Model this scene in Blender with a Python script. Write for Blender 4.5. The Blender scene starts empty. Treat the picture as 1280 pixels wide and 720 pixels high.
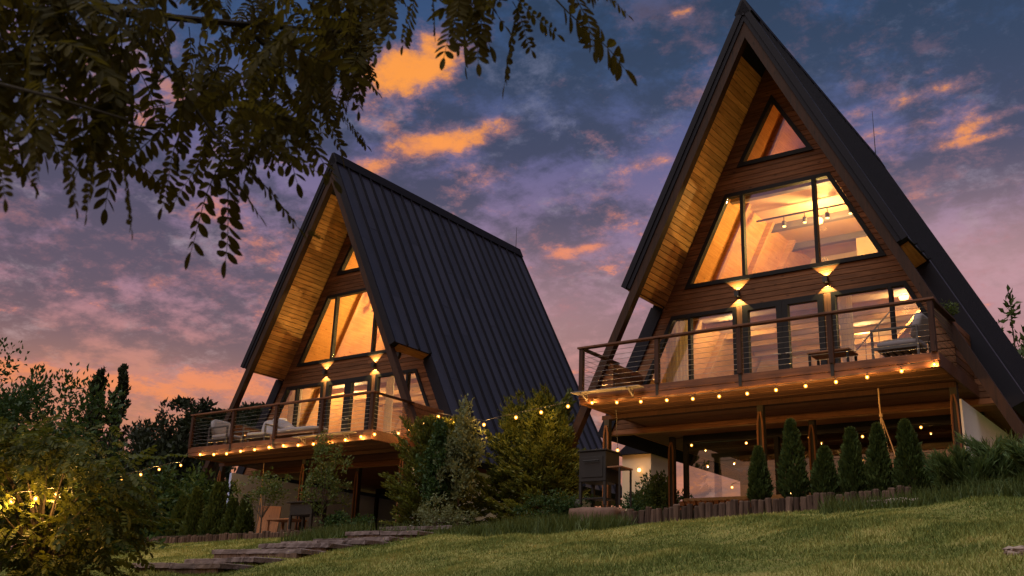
import bpy, math, random
import numpy as np
from mathutils import Vector, Matrix
random.seed(7); RNG = np.random.default_rng(11)
SC = bpy.context.scene
COL = SC.collection
# ------------------------------------------------------------------ camera
F, PITCH, ROLL, YAW = 1290.0, 0.316, 0.039, 0.637
CAM = np.array([7.709, -19.943, -4.503])
_c, _s = math.cos(YAW), math.sin(YAW)
FWD = np.array([-_s*math.cos(PITCH), _c*math.cos(PITCH), math.sin(PITCH)])
RGT0 = np.array([_c, _s, 0.0]); UP0 = np.cross(RGT0, FWD)
RGT = math.cos(ROLL)*RGT0 + math.sin(ROLL)*UP0
UP = -math.sin(ROLL)*RGT0 + math.cos(ROLL)*UP0
cam_d = bpy.data.cameras.new('camera'); cam = bpy.data.objects.new('camera', cam_d); COL.objects.link(cam)
cam_d.sensor_width = 36; cam_d.lens = F/1280*36; cam_d.clip_start = 0.05; cam_d.clip_end = 2000
cam.matrix_world = Matrix(((RGT[0], UP[0], -FWD[0], CAM[0]), (RGT[1], UP[1], -FWD[1], CAM[1]),
                           (RGT[2], UP[2], -FWD[2], CAM[2]), (0, 0, 0, 1)))
cam_d.dof.use_dof = True; cam_d.dof.focus_distance = 20.0; cam_d.dof.aperture_fstop = 9.0
SC.camera = cam
def ray(u, v): return FWD + (u-640)/F*RGT - (v-360)/F*UP
def at_y(u, v, y): d = ray(u, v); return CAM + d*((y-CAM[1])/d[1])
def at_d(u, v, D): d = ray(u, v); return CAM + d*(D/math.hypot(d[0], d[1]))
# ------------------------------------------------------------------ view and world
SC.view_settings.view_transform = 'Standard'; SC.view_settings.look = 'None'
SC.view_settings.exposure = 0.0; SC.view_settings.gamma = 1.0; SC.view_settings.use_curve_mapping = False
SC.render.engine = 'CYCLES'
SC.cycles.max_bounces = 7; SC.cycles.diffuse_bounces = 3; SC.cycles.glossy_bounces = 3
SC.cycles.transparent_max_bounces = 24; SC.cycles.transmission_bounces = 4
SC.cycles.caustics_reflective = False; SC.cycles.caustics_refractive = False
SC.cycles.sample_clamp_indirect = 6.0
SC.cycles.use_denoising = True

class NT:
    """small node-tree helper"""
    def __init__(s, nt): s.t = nt; s.t.nodes.clear()
    def n(s, typ, **k):
        d = s.t.nodes.new(typ)
        for a, b in k.items(): setattr(d, a, b)
        return d
    def put(s, sock, v):
        if v is None: return
        if hasattr(v, 'is_output') or isinstance(v, bpy.types.NodeSocket): s.t.links.new(v, sock)
        else: sock.default_value = v
    def m(s, op, a=None, b=None, c=None, clamp=False):
        d = s.n('ShaderNodeMath', operation=op, use_clamp=clamp)
        s.put(d.inputs[0], a); s.put(d.inputs[1], b); s.put(d.inputs[2], c); return d.outputs[0]
    def vm(s, op, a=None, b=None, scale=None):
        d = s.n('ShaderNodeVectorMath', operation=op)
        s.put(d.inputs[0], a); s.put(d.inputs[1], b)
        if scale is not None: s.put(d.inputs['Scale'], scale)
        return d.outputs['Value'] if op in ('DOT_PRODUCT', 'LENGTH') else d.outputs[0]
    def sep(s, v): d = s.n('ShaderNodeSeparateXYZ'); s.put(d.inputs[0], v); return d.outputs
    def comb(s, x=0., y=0., z=0.):
        d = s.n('ShaderNodeCombineXYZ'); s.put(d.inputs[0], x); s.put(d.inputs[1], y); s.put(d.inputs[2], z); return d.outputs[0]
    def noise(s, v, scale, detail=4., rough=.55, dist=0.):
        d = s.n('ShaderNodeTexNoise'); s.put(d.inputs['Vector'], v); d.inputs['Scale'].default_value = scale
        d.inputs['Detail'].default_value = detail; d.inputs['Roughness'].default_value = rough; d.inputs['Distortion'].default_value = dist
        return d.outputs[0]
    def ramp(s, f, stops, interp='LINEAR'):
        d = s.n('ShaderNodeValToRGB'); r = d.color_ramp; r.interpolation = interp
        while len(r.elements) < len(stops): r.elements.new(.5)
        for e, (p, c) in zip(r.elements, stops): e.position = p; e.color = (*c, 1) if len(c) == 3 else c
        s.put(d.inputs[0], f); return d.outputs[0]
    def mix(s, f, a, b, bt='MIX'):
        d = s.n('ShaderNodeMix', data_type='RGBA', blend_type=bt)
        def col(v): return (*v, 1) if isinstance(v, tuple) and len(v) == 3 else v
        s.put(d.inputs[0], f); s.put(d.inputs[6], col(a)); s.put(d.inputs[7], col(b)); return d.outputs[2]
    def step(s, v, lo, hi):
        d = s.n('ShaderNodeMapRange', interpolation_type='SMOOTHSTEP'); s.put(d.inputs[0], v)
        d.inputs[1].default_value = lo; d.inputs[2].default_value = hi; return d.outputs[0]

SUN_DIR = Vector((-0.10, -0.50, 0.86)).normalized()        # towards the glow behind the camera
world = bpy.data.worlds.new('World'); SC.world = world; world.use_nodes = True
w = NT(world.node_tree)
tc = w.n('ShaderNodeTexCoord').outputs['Generated']
dirv = w.vm('NORMALIZE', tc)
dx, dy, dz = w.sep(dirv)
zc = w.m('MAXIMUM', dz, 0.0)
sky = w.n('ShaderNodeTexSky', sky_type='NISHITA', sun_disc=False)
sky.sun_elevation = math.radians(3.0); sky.sun_rotation = math.atan2(SUN_DIR.x, SUN_DIR.y)
nish = w.mix(1.0, sky.outputs[0], (0.02, 0.02, 0.02), 'MULTIPLY')
inv = w.m('DIVIDE', 1.0, w.m('ADD', zc, 0.26))
P = w.comb(w.m('MULTIPLY', dx, inv), w.m('MULTIPLY', dy, inv), 0.0)
warp = w.noise(P, 2.2, 3., .5)
def blobs(items, fall=-.8):
    """soft oval patches round given compass directions: half sizes in mrad, tilt, weight"""
    acc = None
    for (u, v, su, sv, tilt, wt) in items:
        d = ray(u, v); d = d/np.linalg.norm(d)
        h = np.cross(d, (0, 0, 1.)); h /= np.linalg.norm(h); k = np.cross(h, d)
        a = h*math.cos(tilt) + k*math.sin(tilt); b = -h*math.sin(tilt) + k*math.cos(tilt)
        pa = w.m('DIVIDE', w.vm('DOT_PRODUCT', dirv, tuple(a)), su/1000.); pb = w.m('DIVIDE', w.vm('DOT_PRODUCT', dirv, tuple(b)), sv/1000.)
        r2 = w.m('ADD', w.m('MULTIPLY', pa, pa), w.m('MULTIPLY', pb, pb))
        front = w.step(w.vm('DOT_PRODUCT', dirv, tuple(d)), .6, .8)
        g = w.m('MULTIPLY', w.m('MULTIPLY', w.m('EXPONENT', w.m('MULTIPLY', r2, fall)), wt), front)
        acc = g if acc is None else w.m('MAXIMUM', acc, g)
    return acc
base = w.ramp(zc, [(0.0, (.34, .17, .14)), (.12, (.46, .19, .13)), (.18, (.54, .235, .165)), (.23, (.42, .21, .20)),
                   (.29, (.34, .20, .26)), (.36, (.215, .155, .25)), (.43, (.12, .115, .225)), (.50, (.056, .085, .175)), (.60, (.028, .056, .12)), (.75, (.017, .036, .085)), (1.0, (.014, .028, .065))])
# broad slate-purple clouds
n1 = w.noise(w.vm('ADD', P, (3.1, 1.7, 0)), 3.0, 8., .62, .15)
n2 = w.noise(w.vm('ADD', P, (8.0, 4.0, 2.0)), 11., 9., .66, .12)
bn = w.m('ADD', w.m('MULTIPLY', n1, .55), w.m('MULTIPLY', n2, .45))
shade = blobs([(90, 290, 190, 45, 0, 1.), (180, 438, 220, 13, .02, 1.1), (400, 440, 100, 20, 0, .6), (640, 200, 80, 60, 0, .5), (700, 275, 60, 26, .1, .6), (560, 250, 60, 25, 0, .5),
               (1240, 50, 120, 50, 0, 1.), (1180, 215, 90, 22, .1, 1.), (780, 130, 60, 40, 0, .5), (1120, 90, 60, 30, 0, .5)])
bulk = w.step(w.m('ADD', bn, w.m('MULTIPLY', shade, .10)), .435, .575)
slate = w.ramp(zc, [(0.0, (.19, .10, .10)), (.15, (.18, .095, .10)), (.22, (.115, .078, .098)), (.30, (.080, .062, .092)), (.40, (.050, .050, .088)), (.50, (.030, .042, .080)), (.60, (.015, .028, .056)), (1.0, (.012, .02, .045))])
c0 = w.mix(w.m('MULTIPLY', bulk, .92), base, slate)
# pale mottled wisps
n3 = w.noise(w.vm('ADD', P, (1.3, 9.2, 5.0)), 9.5, 9., .70, .15)
pal = w.ramp(zc, [(0, (.52, .36, .32)), (.25, (.40, .29, .31)), (.45, (.20, .20, .29)), (.6, (.09, .12, .20)), (1, (.05, .08, .15))])
c1 = w.mix(w.m('MULTIPLY', w.step(n3, .52, .74), .62), c0, pal)
haze_glow = blobs([(1230, 335, 190, 55, 0, .75), (690, 410, 140, 60, 0, .55), (120, 490, 260, 40, 0, .6)])
c1 = w.mix(w.m('MULTIPLY', haze_glow, .8), c1, w.ramp(zc, [(0, (.60, .28, .17)), (.2, (.60, .29, .20)), (.3, (.56, .33, .33)), (1, (.4, .3, .4))]))
# clouds still catching the light: compass direction, half sizes in mrad, tilt, weight
LIT = [(505, 85, 58, 28, .35, 1.4), (545, 60, 30, 22, 0, 1.3), (545, 180, 66, 16, .30, 1.5), (470, 205, 36, 14, .3, 1.3), (745, 240, 62, 12, .25, .62), (722, 312, 40, 8, .22, 1.2),
       (815, 200, 46, 12, .2, .62), (1150, 120, 70, 10, .2, .75), (1130, 160, 90, 10, .12, .8), (1235, 150, 70, 9, .2, .75), (1090, 182, 50, 10, .1, .75), (1200, 178, 60, 8, .1, .7),
       (852, 15, 12, 5, .2, .55), (820, 52, 8, 4, 0, .55), (600, 97, 14, 4, 0, .7), (1085, 68, 14, 4, 0, .5), (1165, 88, 14, 4, .1, .6),
       (250, 355, 75, 22, .1, .60), (90, 395, 70, 14, 0, .42), (230, 410, 66, 4, .05, .55), (160, 340, 50, 12, .1, .5),
       (110, 475, 170, 17, -.02, 1.35), (270, 480, 90, 20, 0, 1.3), (1230, 235, 70, 10, .1, .52), (1240, 300, 95, 13, .05, .62), (30, 330, 60, 10, 0, .36),
       (700, 345, 80, 7, 0, .45), (490, 120, 60, 5, 0, .70), (1200, 345, 120, 32, 0, .62), (690, 400, 70, 30, 0, .55), (800, 330, 60, 20, 0, .4), (1000, 300, 200, 26, 0, .4)]
acc = blobs(LIT)
n4 = w.noise(w.vm('ADD', P, (5.5, 2.2, 1.0)), 13., 10., .70, .12)
n5 = w.noise(w.vm('ADD', P, (2.5, 7.2, 3.0)), 4.8, 9., .66, .15)
n6 = w.noise(w.vm('ADD', P, (9.5, 3.2, 6.0)), 24., 8., .68, .1)
d4 = w.m('ADD', w.m('MULTIPLY', n4, 1.25), w.m('ADD', w.m('MULTIPLY', n5, .8), w.m('MULTIPLY', acc, .50)))
lit_a = w.step(d4, 1.20, 1.74)
low = w.m('MULTIPLY', w.step(zc, .62, .34), w.m('SUBTRACT', 1.0, w.m('MULTIPLY', shade, .55), None, True))   # scattered lit clouds lower in the sky
lit_b = w.m('MULTIPLY', w.step(w.m('ADD', w.m('MULTIPLY', n5, .45), w.m('ADD', w.m('MULTIPLY', n4, .3), w.m('MULTIPLY', n6, .25))), .505, .605), w.m('MULTIPLY', low, .82))
lit = w.m('MAXIMUM', lit_a, lit_b)
litc = w.ramp(zc, [(0, (.80, .31, .15)), (.18, (.80, .31, .17)), (.25, (.70, .29, .22)), (.36, (.78, .31, .20)), (.46, (.95, .40, .16)), (1, (.6, .28, .18))])
rim = w.ramp(zc, [(0, (.55, .24, .18)), (.25, (.42, .20, .22)), (.45, (.40, .20, .22)), (1, (.25, .15, .2))])
litc = w.mix(w.step(lit, .20, .80), rim, litc)
litc = w.mix(w.m('MULTIPLY', w.step(n2, .50, .68), .45), litc, (.34, .16, .18))
c2 = w.mix(w.m('MULTIPLY', lit, .94), c1, litc)
hs = w.n('ShaderNodeHueSaturation'); hs.inputs['Saturation'].default_value = 1.16; hs.inputs['Value'].default_value = 1.10; w.put(hs.inputs['Color'], c2); c2 = hs.outputs[0]
c3 = w.mix(1.0, c2, nish, 'ADD')
bg = w.n('ShaderNodeBackground'); w.put(bg.inputs[0], c3); bg.inputs[1].default_value = 1.0
wo = w.n('ShaderNodeOutputWorld'); w.t.links.new(bg.outputs[0], wo.inputs[0])
world.cycles.sampling_method = 'MANUAL'; world.cycles.sample_map_resolution = 512
# soft remaining glow of the evening sky
sd = bpy.data.lights.new('sun', 'SUN'); sd.energy = 3.4; sd.angle = math.radians(60); sd.color = (1.0, .90, .84)
sun = bpy.data.objects.new('sun', sd); COL.objects.link(sun)
sun.rotation_euler = SUN_DIR.to_track_quat('Z', 'Y').to_euler()

# ------------------------------------------------------------------ materials
def material(name): m = bpy.data.materials.new(name); m.use_nodes = True; return m, NT(m.node_tree)
def finish(m, t, shader):
    o = t.n('ShaderNodeOutputMaterial'); t.t.links.new(shader, o.inputs[0]); return m
def pbsdf(t, col, rough=.6, metal=0., spec=.4, bump=None, bstr=.3, bdist=.01):
    b = t.n('ShaderNodeBsdfPrincipled'); t.put(b.inputs['Base Color'], (*col, 1) if isinstance(col, tuple) and len(col) == 3 else col)
    t.put(b.inputs['Roughness'], rough); b.inputs['Metallic'].default_value = metal; b.inputs['Specular IOR Level'].default_value = spec
    if bump is not None:
        bp = t.n('ShaderNodeBump'); bp.inputs['Strength'].default_value = bstr; bp.inputs['Distance'].default_value = bdist
        t.put(bp.inputs['Height'], bump); t.t.links.new(bp.outputs[0], b.inputs['Normal'])
    return b.outputs[0]
def wood(name, dark, light, grain='x', rough=.6, var=.35, sc=1.0, knots=True):
    m, t = material(name)
    oi = t.n('ShaderNodeObjectInfo').outputs['Random']
    v = t.vm('ADD', t.n('ShaderNodeTexCoord').outputs['Object'], t.comb(t.m('MULTIPLY', oi, 37.), t.m('MULTIPLY', oi, 91.), t.m('MULTIPLY', oi, 53.)))
    s = {'x': (.8, 14, 14), 'y': (14, .8, 14), 'z': (14, 14, .8)}[grain]
    g = t.noise(t.vm('MULTIPLY', v, tuple(q*sc for q in s)), 2.2, 6., .62, .35)
    blot = t.noise(v, 2.6, 3., .5)
    col = t.ramp(g, [(.28, dark), (.52, tuple((a+b)/2 for a, b in zip(dark, light))), (.74, light)])
    if knots:
        vo = t.n('ShaderNodeTexVoronoi'); t.put(vo.inputs['Vector'], t.vm('MULTIPLY', v, tuple(2.6 if q < 1 else 7. for q in s))); vo.inputs['Scale'].default_value = 1.
        kn = t.step(vo.outputs['Distance'], .16, .05)
        col = t.mix(t.m('MULTIPLY', kn, .7), col, tuple(q*.35 for q in dark))
    br = t.m('ADD', t.m('MULTIPLY', oi, var), t.m('ADD', t.m('MULTIPLY', blot, .5), .75-var/2))
    col = t.mix(1.0, col, t.comb(br, br, br), 'MULTIPLY')
    return finish(m, t, pbsdf(t, col, t.m('ADD', t.m('MULTIPLY', g, .25), rough-.02), spec=.16, bump=g, bstr=.35, bdist=.004))
def plain(name, col, rough=.6, metal=0., var=.12, sc=6., spec=.4, bump=.15):
    m, t = material(name)
    n = t.noise(t.n('ShaderNodeTexCoord').outputs['Object'], sc, 5., .6)
    k = t.m('ADD', t.m('MULTIPLY', n, var*2), 1-var)
    return finish(m, t, pbsdf(t, t.mix(1., (*col, 1), t.comb(k, k, k), 'MULTIPLY'), rough, metal, spec, n, bump))
def glow(name, col, strength):
    m, t = material(name); e = t.n('ShaderNodeEmission'); e.inputs[0].default_value = (*col, 1); e.inputs[1].default_value = strength
    return finish(m, t, e.outputs[0])
def leafmat(name, c1, c2, trans=.35, rough=.5, sc=1.2):
    m, t = material(name)
    geo = t.n('ShaderNodeNewGeometry').outputs['Random Per Island']
    n = t.noise(t.n('ShaderNodeTexCoord').outputs['Object'], sc, 3., .5)
    f = t.m('ADD', t.m('MULTIPLY', geo, .6), t.m('MULTIPLY', n, .4))
    col = t.mix(f, c1, c2)
    b = pbsdf(t, col, rough, spec=.12); tr = t.n('ShaderNodeBsdfTranslucent'); t.put(tr.inputs[0], t.mix(.5, col, (c2[0]*1.3, c2[1]*1.2, c2[2]*.6)))
    mx = t.n('ShaderNodeMixShader'); mx.inputs[0].default_value = trans; t.t.links.new(b, mx.inputs[1]); t.t.links.new(tr.outputs[0], mx.inputs[2])
    return finish(m, t, mx.outputs[0])
def glassmat(name, tint=(.96, .97, .97), refl=1.6, rough=.0):
    m, t = material(name)
    lwt = t.n('ShaderNodeLayerWeight'); lwt.inputs[0].default_value = .5      # Schlick reflectance, same from both faces
    f0 = ((refl-1)/(refl+1))**2; fac = t.m('ADD', t.m('MULTIPLY', t.m('POWER', lwt.outputs['Facing'], 5.0), 1-f0), f0)
    tr = t.n('ShaderNodeBsdfTransparent'); tr.inputs[0].default_value = (*tint, 1)
    gl = t.n('ShaderNodeBsdfGlossy'); gl.inputs['Roughness'].default_value = rough; gl.inputs[0].default_value = (1, 1, 1, 1)
    mx = t.n('ShaderNodeMixShader'); t.put(mx.inputs[0], fac)
    t.t.links.new(tr.outputs[0], mx.inputs[1]); t.t.links.new(gl.outputs[0], mx.inputs[2])
    return finish(m, t, mx.outputs[0])

M = {}
M['clad'] = wood('cladding_wood', (.064, .026, .012), (.190, .084, .039), 'x', .55, .6)
M['cladv'] = wood('post_board_wood', (.06, .027, .014), (.17, .078, .04), 'z', .55, .3)
M['soffit'] = wood('soffit_wood', (.20, .095, .030), (.42, .225, .085), 'y', .5, .40)
M['beam_z'] = wood('beam_wood', (.018, .008, .006), (.050, .021, .013), 'z', .6, .25)
M['rafter'] = wood('rafter_wood', (.013, .007, .005), (.038, .018, .012), 'z', .65, .2)
M['beam_x'] = wood('deck_beam_wood', (.055, .023, .014), (.15, .064, .034), 'x', .5, .25)
M['deckw'] = wood('deck_board_wood', (.075, .036, .020), (.20, .098, .050), 'x', .6, .5)
M['inner'] = wood('interior_pine', (.34, .17, .06), (.54, .30, .12), 'y', .5, .18, .7)
M['innerx'] = wood('interior_pine_boards', (.32, .17, .075), (.50, .29, .14), 'x', .5, .22, .7)
M['weather'] = wood('weathered_log_wood', (.024, .015, .011), (.100, .066, .050), 'z', .85, .9, 1.2)
M['plank'] = wood('weathered_step_plank', (.055, .042, .042), (.185, .150, .150), 'x', .8, .5)
M['furn'] = wood('furniture_wood', (.12, .055, .027), (.25, .12, .058), 'z', .5, .3)
m_, t_ = material('roof_metal')
oi = t_.n('ShaderNodeObjectInfo').outputs['Random']; v_ = t_.n('ShaderNodeTexCoord').outputs['Object']
st_ = t_.noise(t_.vm('ADD', t_.vm('MULTIPLY', v_, (1.2, 9., 1.2)), t_.comb(t_.m('MULTIPLY', oi, 50.), 0., 0.)), 1.6, 6., .6)
wv_ = t_.noise(t_.vm('ADD', v_, t_.comb(0., t_.m('MULTIPLY', oi, 20.), 0.)), 1.1, 2., .4)
k_ = t_.m('ADD', t_.m('MULTIPLY', st_, .7), t_.m('ADD', t_.m('MULTIPLY', oi, .30), .50))
M['roof'] = finish(m_, t_, pbsdf(t_, t_.mix(1., (.032, .033, .052, 1), t_.comb(k_, k_, k_), 'MULTIPLY'), t_.m('ADD', t_.m('MULTIPLY', st_, .35), .30), spec=.32, bump=wv_, bstr=.35, bdist=.05))
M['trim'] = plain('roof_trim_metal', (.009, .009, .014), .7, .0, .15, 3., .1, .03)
M['frame'] = plain('window_frame_paint', (.008, .008, .010), .6, 0, .1, 6., .15)
M['steel'] = plain('black_steel', (.014, .013, .013), .6, .0, .3, 6., .2)
M['cable'] = plain('steel_cable', (.30, .28, .27), .35, .9, .1)
M['white'] = plain('white_plaster', (.78, .78, .82), .85, 0, .08, 2., .2, .2)
M['cream'] = plain('cream_plaster', (.50, .39, .27), .8, 0, .08, 2., .2, .1)
M['ceil'] = plain('painted_ceiling', (.40, .27, .19), .7, 0, .06, 2.)
M['darkbeam'] = plain('painted_beam', (.10, .085, .10), .6, 0, .15)
M['cushion'] = plain('cushion_fabric', (.20, .185, .20), .95, 0, .1, 30., .1, .3)
M['grey'] = plain('grey_aluminium', (.055, .05, .05), .5, .2, .1)
M['stone'] = plain('stone_block', (.24, .19, .165), .9, 0, .35, 5., .2, .8)
M['redstone'] = plain('red_stone_block', (.105, .066, .052), .9, 0, .4, 5., .1, .8)
M['soil'] = plain('garden_soil', (.035, .030, .020), .95, 0, .4, 3., .1, .8)
M['bark'] = plain('bark', (.055, .043, .033), .9, 0, .4, 12., .1, .8)
M['rope'] = plain('rope', (.42, .30, .19), .9, 0, .2, 40.)
M['wire'] = plain('cord', (.03, .025, .02), .7)
M['brass'] = plain('lamp_housing', (.02, .02, .02), .5, .2)
M['canvas'] = plain('lamp_shade_fabric', (.6, .55, .5), .9)
M['pale'] = plain('pale_shelf_board', (.15, .13, .125), .7)
M['glass'] = glassmat('window_glass', (.95, .96, .96), 2.1)
M['glassdark'] = glassmat('lower_glass', (.80, .82, .84), 1.9)
WARM = (1.0, .50, .14)
M['bulb'] = glow('string_filament_glow', (1.0, .58, .18), 22.)
_m, _t = material('string_bulb_glass'); _e = _t.n('ShaderNodeEmission'); _e.inputs[0].default_value = (1., .36, .045, 1); _e.inputs[1].default_value = 5.0
_tr = _t.n('ShaderNodeBsdfTransparent'); _mx = _t.n('ShaderNodeMixShader'); _mx.inputs[0].default_value = .32
_t.t.links.new(_tr.outputs[0], _mx.inputs[1]); _t.t.links.new(_e.outputs[0], _mx.inputs[2]); M['envelope'] = finish(_m, _t, _mx.outputs[0])
M['bulbhot'] = glow('room_lamp_glow', (1.0, .55, .16), 8.)
M['sconceglow'] = glow('sconce_lamp_glow', (1.0, .72, .30), 9.)
M['thuja'] = leafmat('thuja_foliage', (.016, .030, .012), (.060, .088, .022), .2)
M['cypress'] = leafmat('golden_cypress_foliage', (.030, .048, .010), (.115, .125, .024), .3)
M['juniper'] = leafmat('juniper_foliage', (.026, .055, .022), (.105, .16, .058), .3)
M['shrub'] = leafmat('shrub_foliage', (.025, .045, .014), (.085, .115, .035), .3)
M['shrubgrey'] = leafmat('grey_green_foliage', (.050, .070, .038), (.15, .17, .085), .3)
M['locust'] = leafmat('locust_foliage', (.012, .013, .003), (.066, .054, .011), .5, .8, 2.5)
M['locust2'] = leafmat('locust_sapling_foliage', (.018, .030, .008), (.085, .095, .018), .4)
M['far'] = leafmat('far_tree_foliage', (.010, .014, .010), (.030, .040, .022), .2)
M['mid'] = leafmat('dark_shrub_foliage', (.010, .026, .010), (.040, .075, .024), .3)

# ------------------------------------------------------------------ mesh helpers
def mesh_data(name, verts, faces, mat=None, smooth=False):
    me = bpy.data.meshes.new(name); me.from_pydata([tuple(map(float, v)) for v in verts], [], faces)
    if mat: me.materials.append(mat)
    if smooth: me.polygons.foreach_set('use_smooth', [True]*len(me.polygons))
    return me
def obj(name, me, parent=None, loc=None, rot=None):
    o = bpy.data.objects.new(name, me); COL.objects.link(o); o.parent = parent
    if loc is not None: o.location = loc
    if rot is not None: o.rotation_euler = rot
    return o
def thing(name, label, cat, loc=(0, 0, 0), rz=0., group=None, parent=None):
    o = bpy.data.objects.new(name, None); COL.objects.link(o); o.location = tuple(map(float, loc)); o.rotation_euler = (0, 0, rz)
    o.empty_display_size = .2
    tag(o, label, cat, group); return o
def part(name, parent): o = bpy.data.objects.new(name, None); COL.objects.link(o); o.parent = parent; o.empty_display_size = .1; return o
def tag(o, label, cat, group=None):
    o['label'] = label; o['category'] = cat
    if group: o['group'] = group
    return o
def structure(o): o['kind'] = 'structure'; return o
def stuff(o): o['kind'] = 'stuff'; return o
class MB:
    def __init__(s): s.v = []; s.f = []
    def add(s, vs, fs): n = len(s.v); s.v += [tuple(map(float, q)) for q in vs]; s.f += [tuple(i+n for i in q) for q in fs]; return s
    def box(s, x0, x1, y0, y1, z0, z1):
        return s.add([(x0,y0,z0),(x1,y0,z0),(x1,y1,z0),(x0,y1,z0),(x0,y0,z1),(x1,y0,z1),(x1,y1,z1),(x0,y1,z1)],
                     [(0,3,2,1),(4,5,6,7),(0,1,5,4),(1,2,6,5),(2,3,7,6),(3,0,4,7)])
    def prism(s, poly, y0, y1):               # polygon in x,z, extruded along y
        n = len(poly)
        vs = [(x, y0, z) for x, z in poly] + [(x, y1, z) for x, z in poly]
        return s.add(vs, [tuple(range(n)), tuple(range(2*n-1, n-1, -1))] + [(i, i+n, (i+1) % n+n, (i+1) % n) for i in range(n)])
    def beam(s, p, q, wd, hd, up=(0, 0, 1)):
        p, q = Vector(p), Vector(q); d = (q-p).normalized(); u = Vector(up)
        a = d.cross(u)
        if a.length < 1e-4: a = d.cross(Vector((0, 1, 0)))
        a.normalize(); b = a.cross(d); a *= wd/2; b *= hd/2
        return s.add([p-a-b, p+a-b, p+a+b, p-a+b, q-a-b, q+a-b, q+a+b, q-a+b], [(0,1,2,3),(7,6,5,4),(0,4,5,1),(1,5,6,2),(2,6,7,3),(3,7,4,0)])
    def tube(s, pts, r, n=6, r1=None):
        pts = [Vector(q) for q in pts]; m = len(pts); rings = []
        for i, q in enumerate(pts):
            d = (pts[min(i+1, m-1)] - pts[max(i-1, 0)]).normalized()
            a = d.cross(Vector((0, 0, 1)))
            if a.length < 1e-3: a = d.cross(Vector((0, 1, 0)))
            a.normalize(); b = d.cross(a); rr = r if r1 is None else r+(r1-r)*i/(m-1)
            rings += [q+(a*math.cos(2*math.pi*k/n)+b*math.sin(2*math.pi*k/n))*rr for k in range(n)]
        fs = [(i*n+k, i*n+(k+1) % n, (i+1)*n+(k+1) % n, (i+1)*n+k) for i in range(m-1) for k in range(n)]
        fs += [tuple(range(n-1, -1, -1)), tuple((m-1)*n+k for k in range(n))]
        return s.add(rings, fs)
    def lathe(s, prof, c=(0, 0, 0), n=12):
        vs = [(c[0]+r*math.cos(2*math.pi*k/n), c[1]+r*math.sin(2*math.pi*k/n), c[2]+z) for r, z in prof for k in range(n)]
        m = len(prof)
        fs = [(i*n+k, i*n+(k+1) % n, (i+1)*n+(k+1) % n, (i+1)*n+k) for i in range(m-1) for k in range(n)]
        fs += [tuple(range(n-1, -1, -1)), tuple((m-1)*n+k for k in range(n))]
        return s.add(vs, fs)
    def cushion(s, x0, x1, y0, y1, z0, z1, r=.05):
        # rounded box: superellipsoid
        cx, cy, cz = (x0+x1)/2, (y0+y1)/2, (z0+z1)/2; hx, hy, hz = (x1-x0)/2, (y1-y0)/2, (z1-z0)/2
        N, K = 16, 9; vs = []; e = .38
        sp = lambda c, p: math.copysign(abs(c)**p, c)
        for i in range(K):
            ph = -math.pi/2+math.pi*i/(K-1)
            for k in range(N):
                th = 2*math.pi*k/N
                vs.append((cx+hx*sp(math.cos(ph), e)*sp(math.cos(th), e), cy+hy*sp(math.cos(ph), e)*sp(math.sin(th), e), cz+hz*sp(math.sin(ph), e)))
        fs = [(i*N+k, i*N+(k+1) % N, (i+1)*N+(k+1) % N, (i+1)*N+k) for i in range(K-1) for k in range(N)]
        return s.add(vs, fs)
    def build(s, name, mat, parent=None, smooth=False, loc=None, rot=None):
        return obj(name, mesh_data(name, s.v, s.f, mat, smooth), parent, loc, rot)
def box(name, x, y, z, mat, parent=None): return MB().box(*x, *y, *z).build(name, mat, parent)
def bevel(o, wd=.006, seg=2):
    m = o.modifiers.new('edge', 'BEVEL'); m.width = wd; m.segments = seg; m.limit_method = 'ANGLE'; return o
def copy_tree(o, parent=None, skip=()):
    c = o.copy(); COL.objects.link(c)
    if parent is not None: c.parent = parent
    for ch in list(o.children):
        if ch.name.split('.')[0] not in skip: copy_tree(ch, c, skip)
    return c
def quads(name, V, nper, mat, parent=None, smooth=False):
    """V: (N, nper, 3) array of polygons"""
    N = V.shape[0]; me = bpy.data.meshes.new(name)
    me.vertices.add(N*nper); me.vertices.foreach_set('co', np.ascontiguousarray(V, dtype=np.float32).ravel())
    me.loops.add(N*nper); me.loops.foreach_set('vertex_index', np.arange(N*nper, dtype=np.int32))
    me.polygons.add(N); me.polygons.foreach_set('loop_start', np.arange(0, N*nper, nper, dtype=np.int32))
    me.update(calc_edges=True); me.materials.append(mat)
    return obj(name, me, parent)

# ------------------------------------------------------------------ ground
BX = [-60, -30, -20, -14, -9, -1.3, 3.4, 8, 20, 60]; BZ = [-4.2, -3.4, -3.05, -2.92, -2.84, -2.77, -2.57, -2.38, -2.0, -1.5]
def gbase(x): return np.interp(x, BX, BZ)
def gheight(x, y):
    x = np.asarray(x, float); y = np.asarray(y, float)
    b = gbase(x)
    lawn = b + .2*(y+4)
    lawn = np.where(y < -24, b+.2*(-20)+.08*(y+24), lawn)
    back = b + .02*(y+4)
    left = np.clip((-15.5-x)/8, 0, 1)*np.clip((y+12)/8, 0, 1)*1.2
    bump = .035*np.sin(x*1.7+.6*y)*np.sin(y*1.3-.4*x) + .02*np.sin(x*4.1+y*2.2)
    far = np.clip((np.hypot(x, y)-45)/80, 0, 1)*-3.0
    return np.where(y < -4, lawn, back) - left + np.where(y < -4.6, bump, 0) + far
def grid(name, xs, ys, hf, mat):
    X, Y = np.meshgrid(xs, ys); Z = hf(X, Y)
    V = np.stack([X, Y, Z], -1).reshape(-1, 3); nx = len(xs)
    fs = [(j*nx+i, j*nx+i+1, (j+1)*nx+i+1, (j+1)*nx+i) for j in range(len(ys)-1) for i in range(nx-1)]
    return obj(name, mesh_data(name, V, fs, mat, True))
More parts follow.
